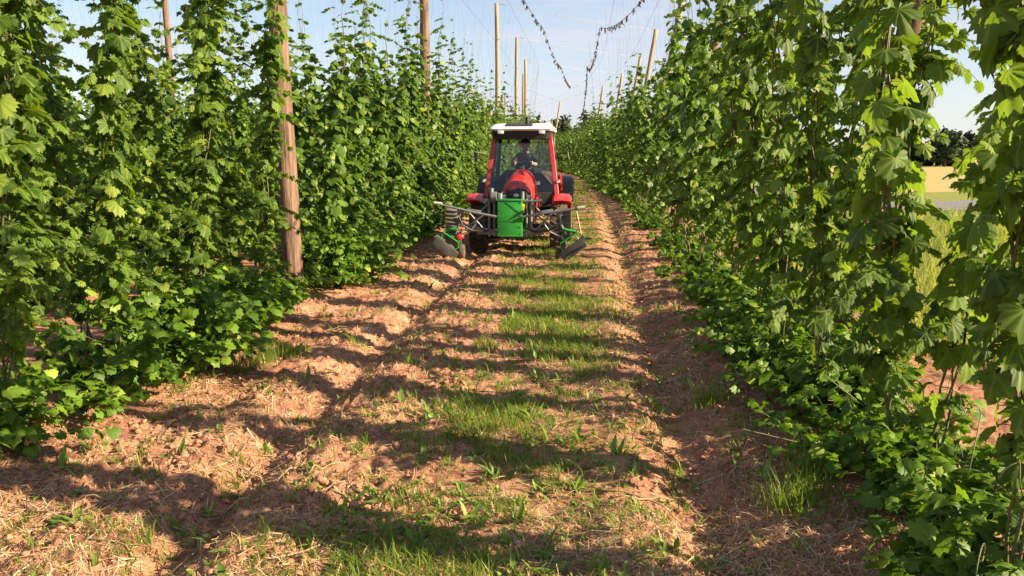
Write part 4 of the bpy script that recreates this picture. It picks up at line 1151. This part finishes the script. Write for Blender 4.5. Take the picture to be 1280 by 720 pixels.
spots = [(-2.02, 3.75), (-2.5, 5.1), (-1.62, 4.55), (-1.55, 5.4), (-2.35, 6.4), (-1.15, 5.9), (-.55, 4.0), (-.42, 4.6), (-.2, 5.0), (-.75, 5.2), (-.3, 5.7), (-.05, 6.2), (-.62, 6.6), (-.9, 7.3), (.98, 4.9), (1.25, 6.0), (-.15, 3.6), (.05, 4.3), (-.8, 3.5), (-.1, 7.4)]
for i, (px, py) in enumerate(spots):
    o = link('weed', WM[(i * 3) % 10][2], None, (px, py, gz(px, py))); o.rotation_euler = (0, 0, rnd.uniform(0, 6.28)); sc = rnd.uniform(.8, 1.25); o.scale = (sc, sc, sc)
    zone = 'bare soil towards the tractor-side row' if px < -1.1 else ('grassy middle strip of the lane' if px < .3 else 'straw-covered soil by the meadow-side row')
    tag(o, f'small leafy green weed on the {zone}', 'weed', f'weeds on the {zone}')
acc = Acc()
x, y = lane_points(7500, -3.3, 1.9, 2.6, 40, 1.5)
for px, py in zip(x, y):
    c = abs(px + .42)
    if rng.random() > (0.16 + .84 * math.exp(-(c / .8) ** 2)) * (.4 + .7 * (vnoise(np.array([px * 1.8]), np.array([py * 1.5]), 71)[0] > .45)): continue
    v, f, _ = WM[rng.integers(0, 10)]
    a_ = rng.uniform(0, 6.28); s = rng.gamma(4, .12); ca_, sa_ = math.cos(a_), math.sin(a_)
    acc.add(np.stack([v[:, 0] * ca_ - v[:, 1] * sa_, v[:, 0] * sa_ + v[:, 1] * ca_, v[:, 2]], 1) * s + np.array([px, py, gz(px, py)]), f)
v, f = acc.get(); o = link('weeds', np_mesh('weeds', v, f, M['weed'], smooth=True)); tag(o, 'low leafy weed seedlings scattered along the lane', 'weeds', kind='stuff')

# ------------------------------------------------------------------ background: forest, trees, road sign
def crown(seed, centre, rad, n, size, tpl=TPL['C']):
    rg = np.random.default_rng(seed)
    k = max(8, n // 60)
    cc = rg.normal(0, 1, (k, 3)); cc /= np.linalg.norm(cc, axis=1, keepdims=True); cc *= rg.uniform(.35, .92, (k, 1))
    idx = rg.integers(0, k, n); q = cc[idx] + rg.normal(0, .17, (n, 3))
    P_ = np.array(centre) + q * np.array(rad)
    A_ = rg.normal(0, 1, (n, 3)) - np.array([0, 0, .3]); N_ = q + np.array([0, 0, .6]) + rg.normal(0, .4, (n, 3))
    acc = Acc(); stamp(acc, tpl[0], P_, A_, N_, size * rg.uniform(.6, 1.3, n)); return acc.get()
acc = Acc()
rg = np.random.default_rng(90)
tr_acc = Acc()
for i in range(60):
    px = rg.uniform(-60, 60); py = rg.uniform(240, 275); h = rg.uniform(10.5, 13.5)
    v, f = crown(900 + i, (px, py, h * .5), (4.6, 3.6, h * .52), 900, .9); acc.add(v, f)
for i in range(60):
    px = 24 + i * 1.9 + rg.uniform(-1, 1); py = 119 + rg.uniform(-4, 4); h = rg.uniform(3.0, 4.4)
    v, f = crown(1000 + i, (px, py, h * .46), (2.2, 1.9, h * .58), 800, .45); acc.add(v, f)
v, f = acc.get(); o = link('forest', np_mesh('forest', v, f, M['forest'])); tag(o, 'dark distant wood beyond the fields', 'forest', kind='stuff')
def tree(loc, h, r, label, seed, n=2600, size=.3):
    root = empty('tree', loc); tag(root, label, 'tree')
    t = Acc(); t.add(*tube_tris(np.array([(0, 0, -.1), (.05, 0, h * .3), (-.05, .1, h * .7)]), [h * .03, h * .024, h * .008], 8))
    rg = np.random.default_rng(seed)
    for k in range(6):
        a_ = rg.uniform(0, 6.28); z0 = h * rg.uniform(.25, .5)
        t.add(*tube_tris(np.array([(0, 0, z0), (math.cos(a_) * r * .4, math.sin(a_) * r * .4, z0 + h * .15), (math.cos(a_) * r * .75, math.sin(a_) * r * .75, z0 + h * .28)]), [h * .012, h * .008, h * .003], 6))
    v, f = t.get(); link('trunk', np_mesh('trunk', v, f, M['bark'], smooth=True), root)
    v, f = crown(seed, (0, 0, h * .58), (r, r, h * .44), n, size); link('crown', np_mesh('crown', v, f, M['forest']), root)
tree((47.5, 112, 0), 4.7, 2.4, 'round dark tree standing alone before the distant wood', 301, 3200, .42)
tree((69, 116, 0), 14.0, 5.5, 'tall dark tree at the edge of the view above the road', 302, 4200, .5)
sg = empty('road_sign', (17.3, 28.6, .012)); tag(sg, 'dark blue-grey sign panel on a thin pale post beside the road', 'road sign')
b = nb(); bm_tube(b, [(0, 0, -.05), (0, 0, 2.0)], .035, 10); bm_obj('post', b, M['rim'], sg)
b = nb(); bm_box(b, (.85, .03, .5), (.30, 0, 1.72), rot=(0, 0, R(-20)), bevel=.01); pn = bm_obj('sign_panel', b, principled('sign back', (.03, .04, .06), .5, noise=.2, nscale=5), sg)
b = nb(); v3 = [b.verts.new(p) for p in ((.36, -.045, 1.74), (.56, -.115, 1.74), (.46, -.08, 1.62))]; b.faces.new(v3); bm_obj('sign_mark', b, M['white'], pn, smooth=False)
